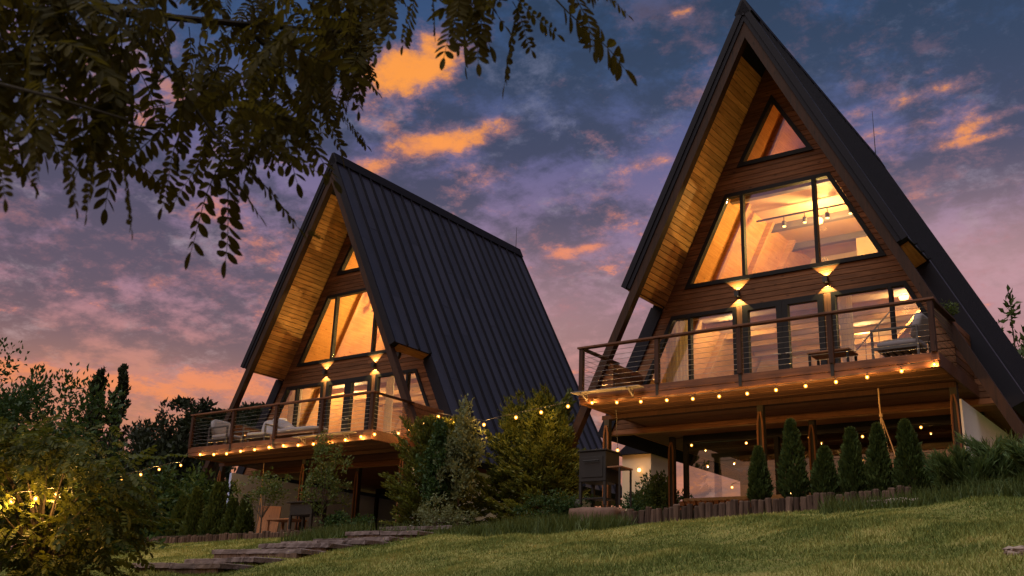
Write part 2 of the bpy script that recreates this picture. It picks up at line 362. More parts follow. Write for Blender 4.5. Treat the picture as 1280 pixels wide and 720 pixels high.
gm, t = material('lawn_ground')
gv = t.n('ShaderNodeTexCoord').outputs['Object']
ga = t.noise(gv, .55, 4., .6); gb = t.noise(gv, 9., 6., .7); gc = t.noise(gv, 40., 4., .7)
gcol = t.mix(t.step(ga, .40, .62), (.105, .125, .032), (.22, .21, .065))
gcol = t.mix(t.m('MULTIPLY', t.step(gb, .45, .7), .6), gcol, (.22, .17, .075))
gcol = t.mix(t.m('MULTIPLY', t.step(gc, .5, .75), .5), gcol, (.030, .032, .010))
M['lawn'] = finish(gm, t, pbsdf(t, gcol, .95, spec=.1, bump=gc, bstr=.8, bdist=.03))
xs = np.concatenate([np.linspace(-400, -62, 14), np.linspace(-60, -22, 20), np.linspace(-21, 14, 118), np.linspace(15, 60, 20), np.linspace(70, 400, 12)])
ys = np.concatenate([np.linspace(-200, -32, 10), np.linspace(-30, -20, 8), np.linspace(-19.7, -4.02, 62), [-4.0], np.linspace(-3.6, 12, 24), np.linspace(14, 60, 20), np.linspace(70, 600, 14)])
structure(grid('ground', xs, ys, gheight, M['lawn']))
# hill far behind
structure(grid('hill', np.linspace(-420, 300, 40), np.linspace(140, 560, 24),
               lambda X, Y: -14 + 26*np.exp(-((X+170)/150)**2-((Y-380)/130)**2)+10*np.exp(-((X-120)/110)**2-((Y-400)/120)**2)+1.5*np.sin(X*.06)*np.sin(Y*.05), M['far']))

# grass blades
def grass(name, n, region, hmin, hmax, mat, dens=None, lean=.5):
    x0, x1, y0, y1 = region
    x = RNG.uniform(x0, x1, n*3); y = RNG.uniform(y0, y1, n*3)
    d = np.hypot(x-CAM[0], y-CAM[1]); keep = RNG.random(n*3) < np.clip(9./d, .15, 1)
    if dens is not None: keep &= RNG.random(n*3) < dens(x, y)
    px = (x-CAM[0])*RGT0[0]+(y-CAM[1])*RGT0[1]; pf = (x-CAM[0])*-_s+(y-CAM[1])*_c
    keep &= (np.abs(px) < pf*.60+1.5) & (pf > 3)
    x, y, d = x[keep][:n], y[keep][:n], d[keep][:n]; n = len(x)
    z = gheight(x, y); patch = .6+.8*(np.sin(x*1.1+.8*np.sin(y*.9))*np.sin(y*1.2+.5*x)*.5+.5)
    h = RNG.uniform(hmin, hmax, n)*patch; a = RNG.uniform(0, 2*np.pi, n); l = RNG.uniform(0, lean, n)*h
    wv = .0035+.00045*d
    b = RNG.uniform(0, 2*np.pi, n)
    tip = np.stack([x+np.cos(a)*l, y+np.sin(a)*l, z+h], -1)
    p0 = np.stack([x-np.cos(b)*wv, y-np.sin(b)*wv, z-.01], -1); p1 = np.stack([x+np.cos(b)*wv, y+np.sin(b)*wv, z-.01], -1)
    return quads(name, np.stack([p0, p1, tip], 1), 3, mat)
gm, t = material('grass_blades')
gv = t.n('ShaderNodeTexCoord').outputs['Object']; isl = t.n('ShaderNodeNewGeometry').outputs['Random Per Island']
ga = t.noise(gv, .55, 4., .6); gb = t.noise(gv, 2.6, 4., .6)
f = t.m('ADD', t.m('MULTIPLY', t.step(ga, .38, .64), .55), t.m('ADD', t.m('MULTIPLY', t.step(gb, .4, .7), .3), t.m('MULTIPLY', t.m('SUBTRACT', isl, .5), .5)))
gcol = t.ramp(f, [(0, (.080, .115, .026)), (.40, (.170, .200, .050)), (.72, (.26, .26, .075)), (1, (.40, .35, .14))])
bs = pbsdf(t, gcol, .7, spec=.2); tr = t.n('ShaderNodeBsdfTranslucent'); t.put(tr.inputs[0], gcol)
mx = t.n('ShaderNodeMixShader'); mx.inputs[0].default_value = .3; t.t.links.new(bs, mx.inputs[1]); t.t.links.new(tr.outputs[0], mx.inputs[2])
M['grass'] = finish(gm, t, mx.outputs[0])
stuff(tag(grass('grass', 300000, (-17, 9.5, -16, -4.05), .018, .045, M['grass'], lean=1.3), 'short green and straw coloured lawn grass in front of the cabins', 'grass'))
stuff(tag(grass('lawn_tufts', 16000, (-17, 9.5, -16, -4.3), .05, .12, M['grass'], lambda x, y: (np.sin(x*2.3+1.7*np.sin(y*1.9))*np.sin(y*2.9+1.3*np.sin(x*1.4)) > .62)*1., .8), 'scattered longer tufts and dry stalks in the lawn', 'grass'))
stuff(tag(grass('tall_grass', 9000, (-9, -1.2, -5.2, -4.05), .10, .30, M['shrub'],
                lambda x, y: np.clip(1.1-np.abs(y+4.4)*1.2, 0, 1)*np.where((x > -7.4) & (x < -4.7), .15, 1), .8), 'taller dark grass fringe under the shrubs between both cabins', 'grass'))
stuff(tag(grass('edge_weeds', 5000, (2.2, 7.5, -4.7, -3.7), .08, .30, M['shrub'], None, .9), 'weedy fringe at the top of the lawn under the juniper', 'weeds'))
# planting bed behind the log edging and paved terrace under the decks
structure(MB().box(-16.2, -7.9, -3.85, -2.6, -3.3, -2.72).build('planting_bed', M['soil']))
structure(MB().box(-1.6, 7.5, -3.85, -2.9, -3.3, -2.53).build('planting_bed', M['soil']))
structure(MB().box(-3.6, 4.0, -2.88, 8, -3.2, -2.55).build('terrace', M['stone']))
structure(MB().box(-16.8, -9.2, -2.58, 8.5, -3.3, -2.70).build('terrace', M['stone']))

# ------------------------------------------------------------------ A-frame cabin (local: facade at y = 0, deck level z = 0)
ZA, TT, DF, ZN, ZL, LR = 8.604, .496, 1.415, 2.566, -.34, 7.93
ANG = math.atan2(1, TT); SA, CA = math.sin(ANG), math.cos(ANG)
def hw(z): return (ZA-z)*TT
RT = .27                                   # roof build-up, measured square to the slope
def slope_pt(v, n, side):                  # v metres down the slope from the apex, n square to it (outwards)
    return (side*(v*CA + n*SA), ZA - v*SA + n*CA)
VN, VL = (ZA-ZN)/SA, (ZA-ZL)/SA
HIN = RT/SA                                # the same measured level
def hin(z): return hw(z)-HIN

def clip_poly(poly, a, b, c):              # keep a*x+b*z <= c
    out = []
    for i in range(len(poly)):
        p, q = poly[i], poly[(i+1) % len(poly)]
        dp, dq = a*p[0]+b*p[1]-c, a*q[0]+b*q[1]-c
        if dp <= 0: out.append(p)
        if dp*dq < 0: k = dp/(dp-dq); out.append((p[0]+(q[0]-p[0])*k, p[1]+(q[1]-p[1])*k))
    return out
def inset(poly, d):                        # convex polygon, counter-clockwise in x,z
    n = len(poly); out = list(poly)
    for i in range(n):
        p, q = poly[i], poly[(i+1) % n]; ex, ez = q[0]-p[0], q[1]-p[1]; L = math.hypot(ex, ez); nx, nz = ez/L, -ex/L
        out = clip_poly(out, nx, nz, nx*p[0]+nz*p[1]-d)
    return out
def window(parent, poly, cuts=(), fw=.085, mw=.07, y0=-.045, y1=.09, name='window', glass=None):
    wn = part(name, parent)
    inner = inset(poly, fw)
    fr = MB(); n = len(poly)
    # frame members: strip of each edge, cut square to the inner polygon by its corners
    for i in range(n):
        fr.prism([poly[i], poly[(i+1) % n], inner_match(inner, poly, (i+1) % n), inner_match(inner, poly, i)], y0, y1)
    fr.build('frame', M['frame'], wn)
    xs_ = [c for c in cuts]
    pieces = [inner]
    for c in xs_:
        nxt = []
        for pc in pieces:
            a = clip_poly(pc, 1, 0, c-mw/2); b = clip_poly(pc, -1, 0, -(c+mw/2)); mm = clip_poly(clip_poly(pc, 1, 0, c+mw/2), -1, 0, -(c-mw/2))
            if len(mm) > 2 and len(a) > 2 and len(b) > 2: MB().prism(mm, y0+.004, y1-.004).build('mullion', M['frame'], wn); nxt += [a, b]
            else: nxt.append(pc)
        pieces = nxt
    for pc in pieces: MB().prism(pc, .015, .027).build('pane', glass or M['glass'], wn)
    return wn
def inner_match(inner, poly, i): return min(inner, key=lambda q: (q[0]-poly[i][0])**2+(q[1]-poly[i][1])**2)

def roof_panel_mesh(v0, v1, wd, side, seam=False):
    mb = MB(); n0, n1 = .002, .014
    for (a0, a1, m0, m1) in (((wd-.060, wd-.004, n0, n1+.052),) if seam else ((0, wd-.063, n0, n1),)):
        vs = []
        for v in (v0, v1):
            for (yy, nn) in ((a0, m0), (a1, m0), (a1, m1), (a0, m1)):
                x, z = slope_pt(v, nn, side); vs.append((x, yy, z))
        fs = [(0,1,2,3),(7,6,5,4),(0,4,5,1),(1,5,6,2),(2,6,7,3),(3,7,4,0)]
        if side < 0: fs = [tuple(reversed(q)) for q in fs]
        mb.add(vs, fs)
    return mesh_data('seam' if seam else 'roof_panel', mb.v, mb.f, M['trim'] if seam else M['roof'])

def build_cabin(root):
    # ---- roof
    for side in (1, -1):
        rf = part('roof_slope', root)
        def slab(v0, v1, y0, y1, n0, n1, name, mat, par, top=None):
            a = [slope_pt(v0, n1, side), slope_pt(v1, n1, side), slope_pt(v1, n0, side)]
            # plumb cut along x = 0 at the ridge
            vv = v0 - n0*SA/CA if v0 == 0 else v0
            a.append(slope_pt(vv, n0, side))
            if v0 == 0: a[0] = slope_pt(-n1*SA/CA, n1, side)
            if side < 0: a = a[::-1]
            return MB().prism(a[::-1], y0, y1).build(name, mat, par)
        slab(0, VL, 0.0, LR, -RT, 0, 'roof_deck', M['trim'], rf)
        slab(0, VN, -DF+.172, -.002, -RT, 0, 'roof_deck', M['trim'], rf); slab(0, VN, -DF, -DF+.17, -.185, 0, 'roof_deck', M['trim'], rf)
        slab(0, VN+.012, -DF-.055, -DF-.006, -.10, .03, 'roof_fascia', M['trim'], rf)
        slab(0, VN-.01, -DF-.030, -DF-.0055, -.19, -.104, 'roof_fascia', M['trim'], rf)
        slab(VN+.10, VL+.01, -.050, -.003, -RT-.01, .02, 'roof_fascia', M['trim'], rf)
        slab(0, VL+.01, LR+.003, LR+.05, -RT, .03, 'roof_fascia', M['trim'], rf)
        # standing-seam panels, each strip in two or three lengths
        rr = random.Random(5 if side > 0 else 6)
        for y0, y1, npan, vend in ((-DF, 0., 3, VN+.02), (0., LR, 17, VL+.03)):
            wd = (y1-y0)/npan
            for i in range(npan):
                brk = [0.03] + ([vend*q for q in ((.30, .62), (.46,), (.38, .74), (.55,), (.24, .58))[(i*2+rr.randint(0, 1)) % 5]]) + [vend]
                obj('seam', roof_panel_mesh(.03, vend, wd, side, True), rf, (0, y0+i*wd, 0))  # ribs coloured darker than the panels in place of their shaded side
                for a, b in zip(brk[:-1], brk[1:]):
                    o = obj('roof_panel', roof_panel_mesh(a+(.004 if a > .1 else 0), b-.004, wd, side), rf, (side*.004*rr.random(), y0+i*wd, .004*rr.random()))
        a = [slope_pt(VN+.004, -.03, side), slope_pt(VN+.030, -.03, side), slope_pt(VN+.030, -RT-.005, side), slope_pt(VN+.004, -RT-.005, side)]
        if side > 0: a = a[::-1]
        MB().prism(a, -DF+.174, -.055).build('eave_board', M['soffit'], rf)
        # soffit boards under the overhang
        so = part('soffit', root)
        v0 = 1.05; bw = .132; k = 0
        while v0+bw < VN+.06:
            a = [slope_pt(v0+.004, -RT-.002, side), slope_pt(v0+bw-.004, -RT-.002, side), slope_pt(v0+bw-.010, -RT-.018, side), slope_pt(v0+.010, -RT-.018, side)]
            if side > 0: a = a[::-1]
            MB().prism(a, -DF+.174, -.004).build('board', M['soffit'], so); v0 += bw; k += 1
        # rafter that runs from the apex past the deck to the ground
        r0, r1 = .215, .41
        zb = -2.9
        a = [(side*max(hw(ZA-.68-.0)-r0, .0), ZA-.68), (side*(hw(zb)-r0), zb), (side*(hw(zb)-r1), zb), (side*.0, ZA-r1/TT-.02), (side*0., ZA-.68)]
        a = [(0., ZA-r0/TT), (side*(hw(zb)-r0), zb), (side*(hw(zb)-r1), zb), (0., ZA-r1/TT)]
        if side > 0: a = a[::-1]
        MB().prism(a, -DF-.004, -DF+.17).build('rafter', M['rafter'], root)
    MB().prism([(-.20, ZA-.24), (0, ZA-.30), (.20, ZA-.24), (.05, ZA+.09), (-.05, ZA+.09)], -DF-.055, LR+.055).build('ridge_cap', M['trim'], root)
    # ---- facade boards
    fc = part('facade', root)
    zs_break = [-.36, 0.0, 2.2, 2.788, 4.858, 5.455, 7.037]
    def openings(z):
        o = []
        if 0 <= z < 2.2: q = 2.554+(2.2-z)*TT; o += [(-q, -1.01), (-.87, .90), (1.06, q)]
        if 2.788 <= z < 4.858: q = 2.224-(z-2.788)*TT; o += [(-q, q)]
        if 5.455 <= z < 7.037: q = .886*(7.037-z)/(7.037-5.455); o += [(-q, q)]
        return o
    bh = .128; top = ZA-HIN/TT-.06
    edges = []
    for a, b in zip(zs_break, zs_break[1:]+[top]):
        k = max(1, round((b-a)/bh)); edges += [(a+(b-a)*i/k, a+(b-a)*(i+1)/k) for i in range(k)]
    for z0, z1 in edges:
        e = 1e-5
        lo, hi = openings(z0+e), openings(z1-e)
        L0 = [-hin(z0)+.002]+[q for p_ in lo for q in p_]+[hin(z0)-.002]; L1 = [-hin(z1)+.002]+[q for p_ in hi for q in p_]+[hin(z1)-.002]
        for i in range(0, len(L0), 2):
            a0, b0, a1, b1 = L0[i], L0[i+1], L1[i], L1[i+1]
            if 0 <= z0 < 2.19 and i in (2, 4): continue                    # narrow jambs are upright boards
            if b0-a0 < .01 and b1-a1 < .01: continue
            b1 = max(b1, a1+.001)
            cuts = [(0, 1)]
            if b0-a0 > 3.4: s_ = random.choice((.36, .5, .63)); cuts = [(0, s_), (s_, 1)]
            for s0, s1 in cuts:
                A0, B0, A1, B1 = a0+(b0-a0)*s0, a0+(b0-a0)*s1-.003, a1+(b1-a1)*s0, a1+(b1-a1)*s1-.003
                g = .007; dzz = z1-z0
                lerp = lambda p_, q_, f_: p_+(q_-p_)*f_
                f0, f1 = g/dzz, 1-g/dzz
                vs = [(lerp(A0, A1, f0), 0, z0+g), (lerp(B0, B1, f0), 0, z0+g), (lerp(B0, B1, f1), 0, z1-g), (lerp(A0, A1, f1), 0, z1-g),
                      (A0, .016, z0+.001), (B0, .016, z0+.001), (B1, .016, z1-.001), (A1, .016, z1-.001)]
                obj('board', mesh_data('board', vs, [(0,1,2,3),(4,5,1,0),(7,3,2,6),(4,0,3,7),(1,5,6,2)], M['clad']), fc)
    for x0, x1 in ((-1.01, -.87), (.90, 1.06)): bevel(box('jamb_board', (x0+.002, x1-.002), (-.012, .05), (0, 2.195), M['cladv'], fc))
    # backing wall with the openings left free
    bk = MB()
    for z0, z1 in edges:
        lo, hi = openings(z0+1e-5), openings(z1-1e-5)
        L0 = [-hin(z0)]+[q for p_ in lo for q in p_]+[hin(z0)]; L1 = [-hin(z1)]+[q for p_ in hi for q in p_]+[hin(z1)]
        for i in range(0, len(L0), 2):
            bk.prism([(L0[i], z0), (L0[i+1], z0), (max(L1[i+1], L1[i]+.0005), z1), (L1[i], z1)], .02, .14)
    bk.build('backing_wall', M['inner'], fc)
    q2 = 2.554+2.2*TT
    window(root, [(-q2, 0.0), (-1.01, 0.0), (-1.01, 2.2), (-2.554, 2.2)], (-2.12,))
    window(root, [(1.06, 0.0), (q2, 0.0), (2.554, 2.2), (1.06, 2.2)], (2.24,))
    window(root, [(-2.224, 2.788), (2.224, 2.788), (1.185, 4.858), (-1.185, 4.858)], (-.80, .83), .09, .075)
    window(root, [(-.886, 5.455), (.886, 5.455), (0, 7.037)], (), .095)
    for x0, x1, hs in ((-.87, .012, 1), (.016, .90, -1)):
        dr = window(root, [(x0, .0), (x1, .0), (x1, 2.2), (x0, 2.2)], (), .125, name='door')
        hx = x1-.06 if hs > 0 else x0+.06
        MB().tube([(hx, -.05, 1.02), (hx, -.095, 1.02), (hx-hs*.12, -.095, 1.02)], .011, 6).build('handle', M['cable'], dr)
    # ---- room linings, floor slabs
    for side in (1, -1):
        a = [slope_pt(.55, -RT-.03, side), slope_pt(VL-.3, -RT-.03, side), slope_pt(VL-.3, -RT-.06, side), slope_pt(.55, -RT-.06, side)]
        if side > 0: a = a[::-1]
        MB().prism(a, .16, LR-.1).build('room_lining', M['inner'], root)
        for yy in (1.35, 2.75, 4.15):
            a = [slope_pt(.7, -RT-.06, side), slope_pt(VL-.6, -RT-.06, side), slope_pt(VL-.6, -RT-.20, side), slope_pt(.9, -RT-.20, side)]
            if side > 0: a = a[::-1]
            MB().prism(a, yy, yy+.12).build('inner_rafter', M['innerx'], root)
    box('floor_slab', (-3.9, 3.9), (.15, LR-.1), (-.24, -.01), M['deckw'], root)
    lc = box('loft_floor', (-2.6, 2.6), (.16, LR-.15), (2.50, 2.68), M['ceil'], root)
    for yy in np.arange(.9, 6.6, .95): box('ceiling_beam', (-2.62, 2.62), (yy, yy+.11), (2.36, 2.4995), M['innerx'], root)
    MB().prism([(-3.75, -.01), (3.75, -.01), (2.6, 2.49), (-2.6, 2.49)], 5.2, 5.3).build('room_wall', M['innerx'], root)
    MB().prism([(-2.6, 2.69), (2.6, 2.69), (.2, 7.5), (-.2, 7.5)], 5.8, 5.9).build('loft_wall', M['cream'], root)
    MB().prism([(-3.9, -.2), (3.9, -.2), (.05, 7.6), (-.05, 7.6)], LR-.09, LR-.02).build('rear_wall', M['clad'], root)
    # ---- deck
    dk = part('deck', root)
    bw = .134
    for i in range(20): box('deck_board', (-3.24, 3.63), (-2.655+i*bw, -2.655+i*bw+bw-.006), (-.03, 0), M['deckw'], dk)
    for i in range(12): box('joist', (-3.2+i*.618, -3.14+i*.618), (-2.60, -.02), (-.19, -.031), M['beam_z'], dk)
    bevel(box('fascia_board', (-3.28, 3.67), (-2.70, -2.66), (-.13, .012), M['beam_x'], dk)); bevel(box('fascia_board', (-3.262, 3.652), (-2.69, -2.66), (-.235, -.134), M['beam_x'], dk))
    for x in (-3.28, 3.63): bevel(box('fascia_board', (x, x+.04), (-2.655, -.02), (-.235, .008), M['beam_x'], dk))
    for i in range(20): box('soffit_board', (-3.23, 3.62), (-2.65+i*.2, -2.65+i*.2+.192), (-.214-(i % 2)*.004, -.192), M['deckw'], dk)
    for y in (-1.42, .12): box('cross_beam', (-3.5, 3.6), (y, y+.16), (-.31, -.2145-.006), M['beam_z'], dk)
    # railing
    rl = part('railing', root)
    for x in (-3.22, -1.50, .20, 1.90, 3.60): bevel(box('post', (x-.045, x+.045), (-2.735, -2.645), (.0125, .90), M['beam_z'], rl))
    for x in (-1.50, .20, 1.90): box('post_bracket', (x-.03, x+.03), (-2.716, -2.703), (-.22, .012), M['steel'], rl)
    bevel(box('handrail', (-3.30, 3.68), (-2.755, -2.625), (.90, .94), M['beam_x'], rl))
    for x in (-3.23, 3.61): bevel(box('handrail', (x-.055, x+.055), (-2.62, -1.24), (.898, .938), M['beam_z'], rl))
    for k in range(8):
        z = .10+k*.10
        MB().tube([(-3.22, -2.69, z), (3.60, -2.69, z)], .0042, 4).build('cable', M['cable'], rl)
        for x in (-3.23, 3.61): MB().tube([(x, -2.69, z), (x, -1.22, z)], .0042, 4).build('cable', M['cable'], rl)
    # boarded side screens between the rafters and the facade
    for side in (1, -1):
        sc = part('side_screen', root)
        xa, xb = (3.30, 3.62)
        for k in range(7):
            z = .01+k*.135
            bevel(box('board', (side*xa, side*xb) if side > 0 else (-xb, -xa), (-1.30, -.03), (z, z+.128), M['clad'], sc), .012)
    # ---- below the deck
    for x, y in ((-3.39, -1.36), (.02, -1.36), (3.54, -1.36), (.42, .28), (-3.1, 1.0)):
        po = part('deck_post', root)
        box('core', (x-.06, x+.06), (y-.06, y+.06), (-2.75, -.312), M['steel'], po)
        for s_ in (-1, 1):
            MB().tube([(x+s_*.052, y-.085, -2.7), (x+s_*.052, y-.085, -.95), (x+s_*.045, y-.085, -.62), (x+s_*.015, y-.085, -.44)], .020, 5).build('batten', M['cladv'], po)
    for x0 in (3.46, -3.56): box('side_wall', (x0, x0+.1), (-.95, LR-.3), (-2.75, -.425), M['white'], root)
    lw = part('lower_front', root)
    box('plinth', (-2.95, 3.45), (1.22, 1.45), (-2.75, -1.66), M['stone'], lw)
    for x in (-2.92, -.75, 1.35, 3.40): box('mullion', (x-.045, x+.045), (1.25, 1.37), (-1.659, -.43), M['frame'], lw)
    box('top_rail', (-2.96, 3.445), (1.252, 1.368), (-.429, -.221), M['frame'], lw)
    for x0, x1 in ((-2.874, -.796), (-.704, 1.304), (1.396, 3.354)): box('pane', (x0, x1), (1.30, 1.312), (-1.655, -.43), M['glassdark'], lw)
    box('back_wall', (-2.9, 3.44), (4.2, 4.3), (-2.75, -.26), M['clad'], lw)
    box('lower_ceiling', (-3.4, 3.44), (1.46, LR-.4), (-.259, -.245), M['deckw'], lw)

cabin = thing('a_frame_cabin', 'large dark-roofed timber A-frame cabin nearest the camera, its gable facing the lawn', 'cabin', (0, 0, 0), 0, 'A-frame cabins')
build_cabin(cabin)
cabin2 = copy_tree(cabin)
LOFF = Vector((-13.116, .563, -.173)); cabin2.location = LOFF
cabin2['label'] = 'smaller looking A-frame cabin further off, its long dark seamed metal roof slope in view'
for ch in list(cabin2.children):
    if ch.name.startswith('lower_front'): ch.location.y += 3.3
    if ch.name.startswith('deck_post') and ch.children[0].data.vertices[0].co.y > .5:
        for c_ in list(ch.children): bpy.data.objects.remove(c_)
        bpy.data.objects.remove(ch)
blue = plain('blue_tinted_white_plaster', (.44, .53, .86), .85, 0, .08, 2., .2, .2)  # cool sky light put into the colour of this white wall
for ch in list(cabin2.children):
    if ch.name.startswith('side_wall') and ch.data.vertices[0].co.x < 0: ch.data = ch.data.copy(); ch.data.materials[0] = blue
# the right cabin has no wall on its left lower side
for ch in list(cabin.children):
    if ch.name.startswith('side_wall') and ch.data.vertices[0].co.x < 0: bpy.data.objects.remove(ch)

# staircase seen through the glazed doors of the near cabin
st = thing('staircase', 'light wooden staircase with black rail behind the glazed doors of the near cabin', 'stairs', (.1, 2.3, 0))
MB().beam((0, 0, .02), (2.3, 0, 2.42), .05, .28, (0, 1, 0)).build('stringer', M['innerx'], st)
MB().beam((0, .8, .02), (2.3, .8, 2.42), .05, .28, (0, 1, 0)).build('stringer', M['innerx'], st)
for k in range(10): box('tread', (.10+k*.22, .36+k*.22), (.026, .774), (.17+k*.23, .21+k*.23), M['innerx'], st)
MB().tube([(-.75, -.05, .10), (1.5, -.05, 2.35)], .016, 6).build('handrail', M['steel'], st)
for k in range(7): MB().tube([(-.6+k*.3, -.05, .0 if k < 3 else -.1+k*.3-.6), (-.6+k*.3, -.05, .25+k*.3)], .009, 5).build('baluster', M['steel'], st)

# ------------------------------------------------------------------ lamps of the cabins
def lamp(name, typ, loc, energy, col, parent, radius=.05, **k):
    d = bpy.data.lights.new(name, typ); d.energy = energy; d.color = col
    if typ in ('POINT', 'SPOT'): d.shadow_soft_size = radius
    for a, b in k.items(): setattr(d, a, b)
    o = bpy.data.objects.new(name, d); COL.objects.link(o); o.location = loc; o.parent = parent; return o
def sconce(loc, label):
    s = thing('wall_lamp', label, 'lamp', loc, 0, 'up-and-down wall lamps')
    mb = MB()
    for x0, x1, y0, y1 in ((-.05, .05, -.125, -.115), (-.05, .05, -.03, -.02), (-.05, -.04, -.115, -.03), (.04, .05, -.115, -.03)): mb.box(x0, x1, y0, y1, -.06, .06)
    mb.box(-.04, .04, -.115, -.03, -.006, .006)
    mb.build('housing', M['brass'], s)
    MB().box(-.03, .03, -.02, -.001, -.04, .04).build('back_plate', M['brass'], s)
    for k in (1, -1):
        MB().lathe([(.014, .012*k), (.020, .026*k), (.012, .042*k)][::k], (0, -.072, 0), 8).build('lamp_glass', M['sconceglow'], s)
        o = lamp('sconce_light', 'SPOT', (0, -.072, .05*k), 95., (1., .68, .22), s, .010, spot_size=math.radians(96), spot_blend=.12)
        o.rotation_euler = (math.pi if k > 0 else 0, 0, 0)
    return s
for off, nm in ((Vector((0, 0, 0)), 'near cabin'), (LOFF, 'far cabin')):
    sconce(off+Vector((-.955, 0, 2.47)), f'black up-and-down wall lamp left of the glazed doors of the {nm}')
    sconce(off+Vector((.985, 0, 2.47)), f'black up-and-down wall lamp right of the glazed doors of the {nm}')
    near = nm == 'near cabin'
    # loft spotlights on a track, with the light of the loft and an added fill
    tr = thing('track_light', f'ceiling track with spot lamps in the loft of the {nm}', 'lamp', off+Vector((0, 2.0, 4.92)))
    box('track', (-1.3, 1.5), (-.02, .02), (0, .03), M['steel'], tr)
    for i, x in enumerate((-.62, -.12, .42, .95)):
        MB().tube([(x, 0, 0), (x, 0, -.10)], .01, 5).build('stem', M['steel'], tr)
        MB().lathe([(.045, -.24), (.05, -.12), (.02, -.10)], (x, 0, 0), 10).build('can', M['grey'], tr)
        MB().lathe([(.005, -.262), (.036, -.255), (.040, -.2415)], (x, 0, 0), 10).build('bulb', M['bulbhot'], tr)
    if near: MB().lathe([(.01, -.36), (.075, -.33), (.09, -.27), (.07, -.22), (.02, -.19)], (.22, 0, 0), 12).build('globe', M['bulbhot'], tr)
    lamp('loft_and_fill_light', 'POINT', (.25, .15, -.42), 470. if near else 620., (1., .60, .17), tr, .08)
    lamp('loft_and_fill_light', 'POINT', (.5, -.7, -1.55), 130., (1., .54, .14), tr, .12)  # added fill without a fixture, lights the soffit out through the window
    for i, (x, y) in enumerate(((-1.9, 2.0), (.5, 3.9), (2.0, 1.9))):
        pl = thing('ceiling_lamp', f'small round ceiling lamp in the {["left", "middle", "right"][i]} of the ground floor room of the {nm}', 'lamp', off+Vector((x, y, 2.5)), 0, 'room ceiling lamps')
        MB().lathe([(.03, -.10), (.10, -.085), (.12, -.02), (.12, -.001)], (0, 0, 0), 14).build('diffuser', M['bulbhot'], pl)
        lamp('room_light', 'POINT', (0, 0, -.30), 95. if near else 210., (1., .66, .26), pl, .08)
at_ = thing('attic_fill_lamp', 'added fill lamp, drawn as a small pendant, in the peak behind the triangular window of the near cabin', 'lamp', (.15, 2.2, 7.0))  # added lamp to brighten the peak, which the loft ceiling cuts off
MB().tube([(0, 0, 0), (0, 0, -.8)], .008, 5).build('cord', M['wire'], at_); MB().lathe([(.01, -.92), (.05, -.89), (.05, -.84), (.015, -.80)], (0, 0, 0), 10).build('globe', M['bulbhot'], at_)
lamp('attic_fill_light', 'POINT', (0, -.25, -1.0), 45., (1., .46, .11), at_, .06)
# loft fittings in the near cabin
lf = thing('loft_ceiling', 'painted loft ceiling with dark beams behind the big window of the near cabin', 'ceiling', (0, 0, 0))
box('ceiling_panel', (-1.42, 1.42), (.2, 5.7), (5.16, 5.19), M['ceil'], lf)
for y in (.75, 2.9, 4.4): box('beam', (-1.55, 1.55), (y, y+.16), (5.0, 5.158), M['darkbeam'], lf)
ch = thing('chimney_column', 'pale square column in the loft of the near cabin', 'column', (.55, 4.6, 2.69)); box('shaft', (-.25, .25), (-.2, .2), (0, 2.3), M['cream'], ch)

# ------------------------------------------------------------------ string lights
BULBN = [0]
bulb_me = None
def bulb_mesh():
    mb = MB().lathe([(.003, -.013), (.009, -.008), (.009, .004), (.003, .009)], (0, 0, -.008), 6); return mesh_data('filament', mb.v, mb.f, M['bulb'], True)
def envelope_mesh():
    mb = MB().lathe([(.004, -.036), (.018, -.030), (.026, -.012), (.022, .004), (.011, .014)], (0, 0, 0), 10); return mesh_data('bulb', mb.v, mb.f, M['envelope'], True)
def socket_mesh():
    mb = MB().lathe([(.010, .012), (.011, .030), (.006, .042)], (0, 0, 0), 6); return mesh_data('socket', mb.v, mb.f, M['wire'])
BM, SM, EM = bulb_mesh(), socket_mesh(), envelope_mesh()
def string(label, pts, sag=.05, size=1.0, bulbs=None, ends=(), watts=24.):
    s = thing('string_lights', label, 'string lights', pts[0], 0, 'strings of warm bulbs'); o = Vector(pts[0])
    P_ = [Vector(e) for e in ends[:1]]+[Vector(q)+Vector((0, 0, .05*size)) for q in pts]+[Vector(e) for e in ends[1:2]]
    line = []
    for a, b in zip(P_[:-1], P_[1:]):
        for k in range(4): f_ = k/4; line.append(a.lerp(b, f_)+Vector((0, 0, -sag*4*f_*(1-f_)*.6 if sag < 0 else sag*4*f_*(1-f_)*.25))-o)
    line.append(P_[-1]-o)
    MB().tube(line, .006, 4).build('wire', M['wire'], s)
    for q in pts:
        b = obj('bulb', EM, s, Vector(q)-o); b.scale = (size,)*3; obj('filament', BM, b); obj('socket', SM, b); lamp('bulb_light', 'POINT', (0, 0, -.026), watts*random.uniform(.75, 1.25), (1., .50, .12), b, .008)
    return s
PX = [(740,504),(771,503.5),(801,502.5),(833.5,500.7),(866,499),(899,496),(934,492.5),(970,488),(1007,483),(1045,478),(1084,472),(1127,464.5),(1168,456)]
string('row of warm bulbs under the front edge of the near cabin deck', [Vector(at_y(u, v, -2.75))+Vector((0, 0, .02)) for u, v in PX], .03, 1.3)
PX = [(250,570),(267,570),(283,569),(300.5,566),(318,564),(336,561),(354,559),(372.5,558.5),(391.5,557),(411.5,555),(431.5,552),(451,548),(468,545)]
string('row of warm bulbs under the front edge of the far cabin deck', [Vector(at_y(u, v, -2.748+LOFF.y))+Vector((0, 0, .055)) for u, v in PX], .03, 1.55, watts=12.)
yy = np.linspace(-2.0, -1.3, 4)
p3 = [Vector(at_y(u, v, y)) for (u, v), y in zip([(476, 545), (489, 543), (498, 541), (512, 537)], (-1.6, -1.3, -1.2, -1.2))]
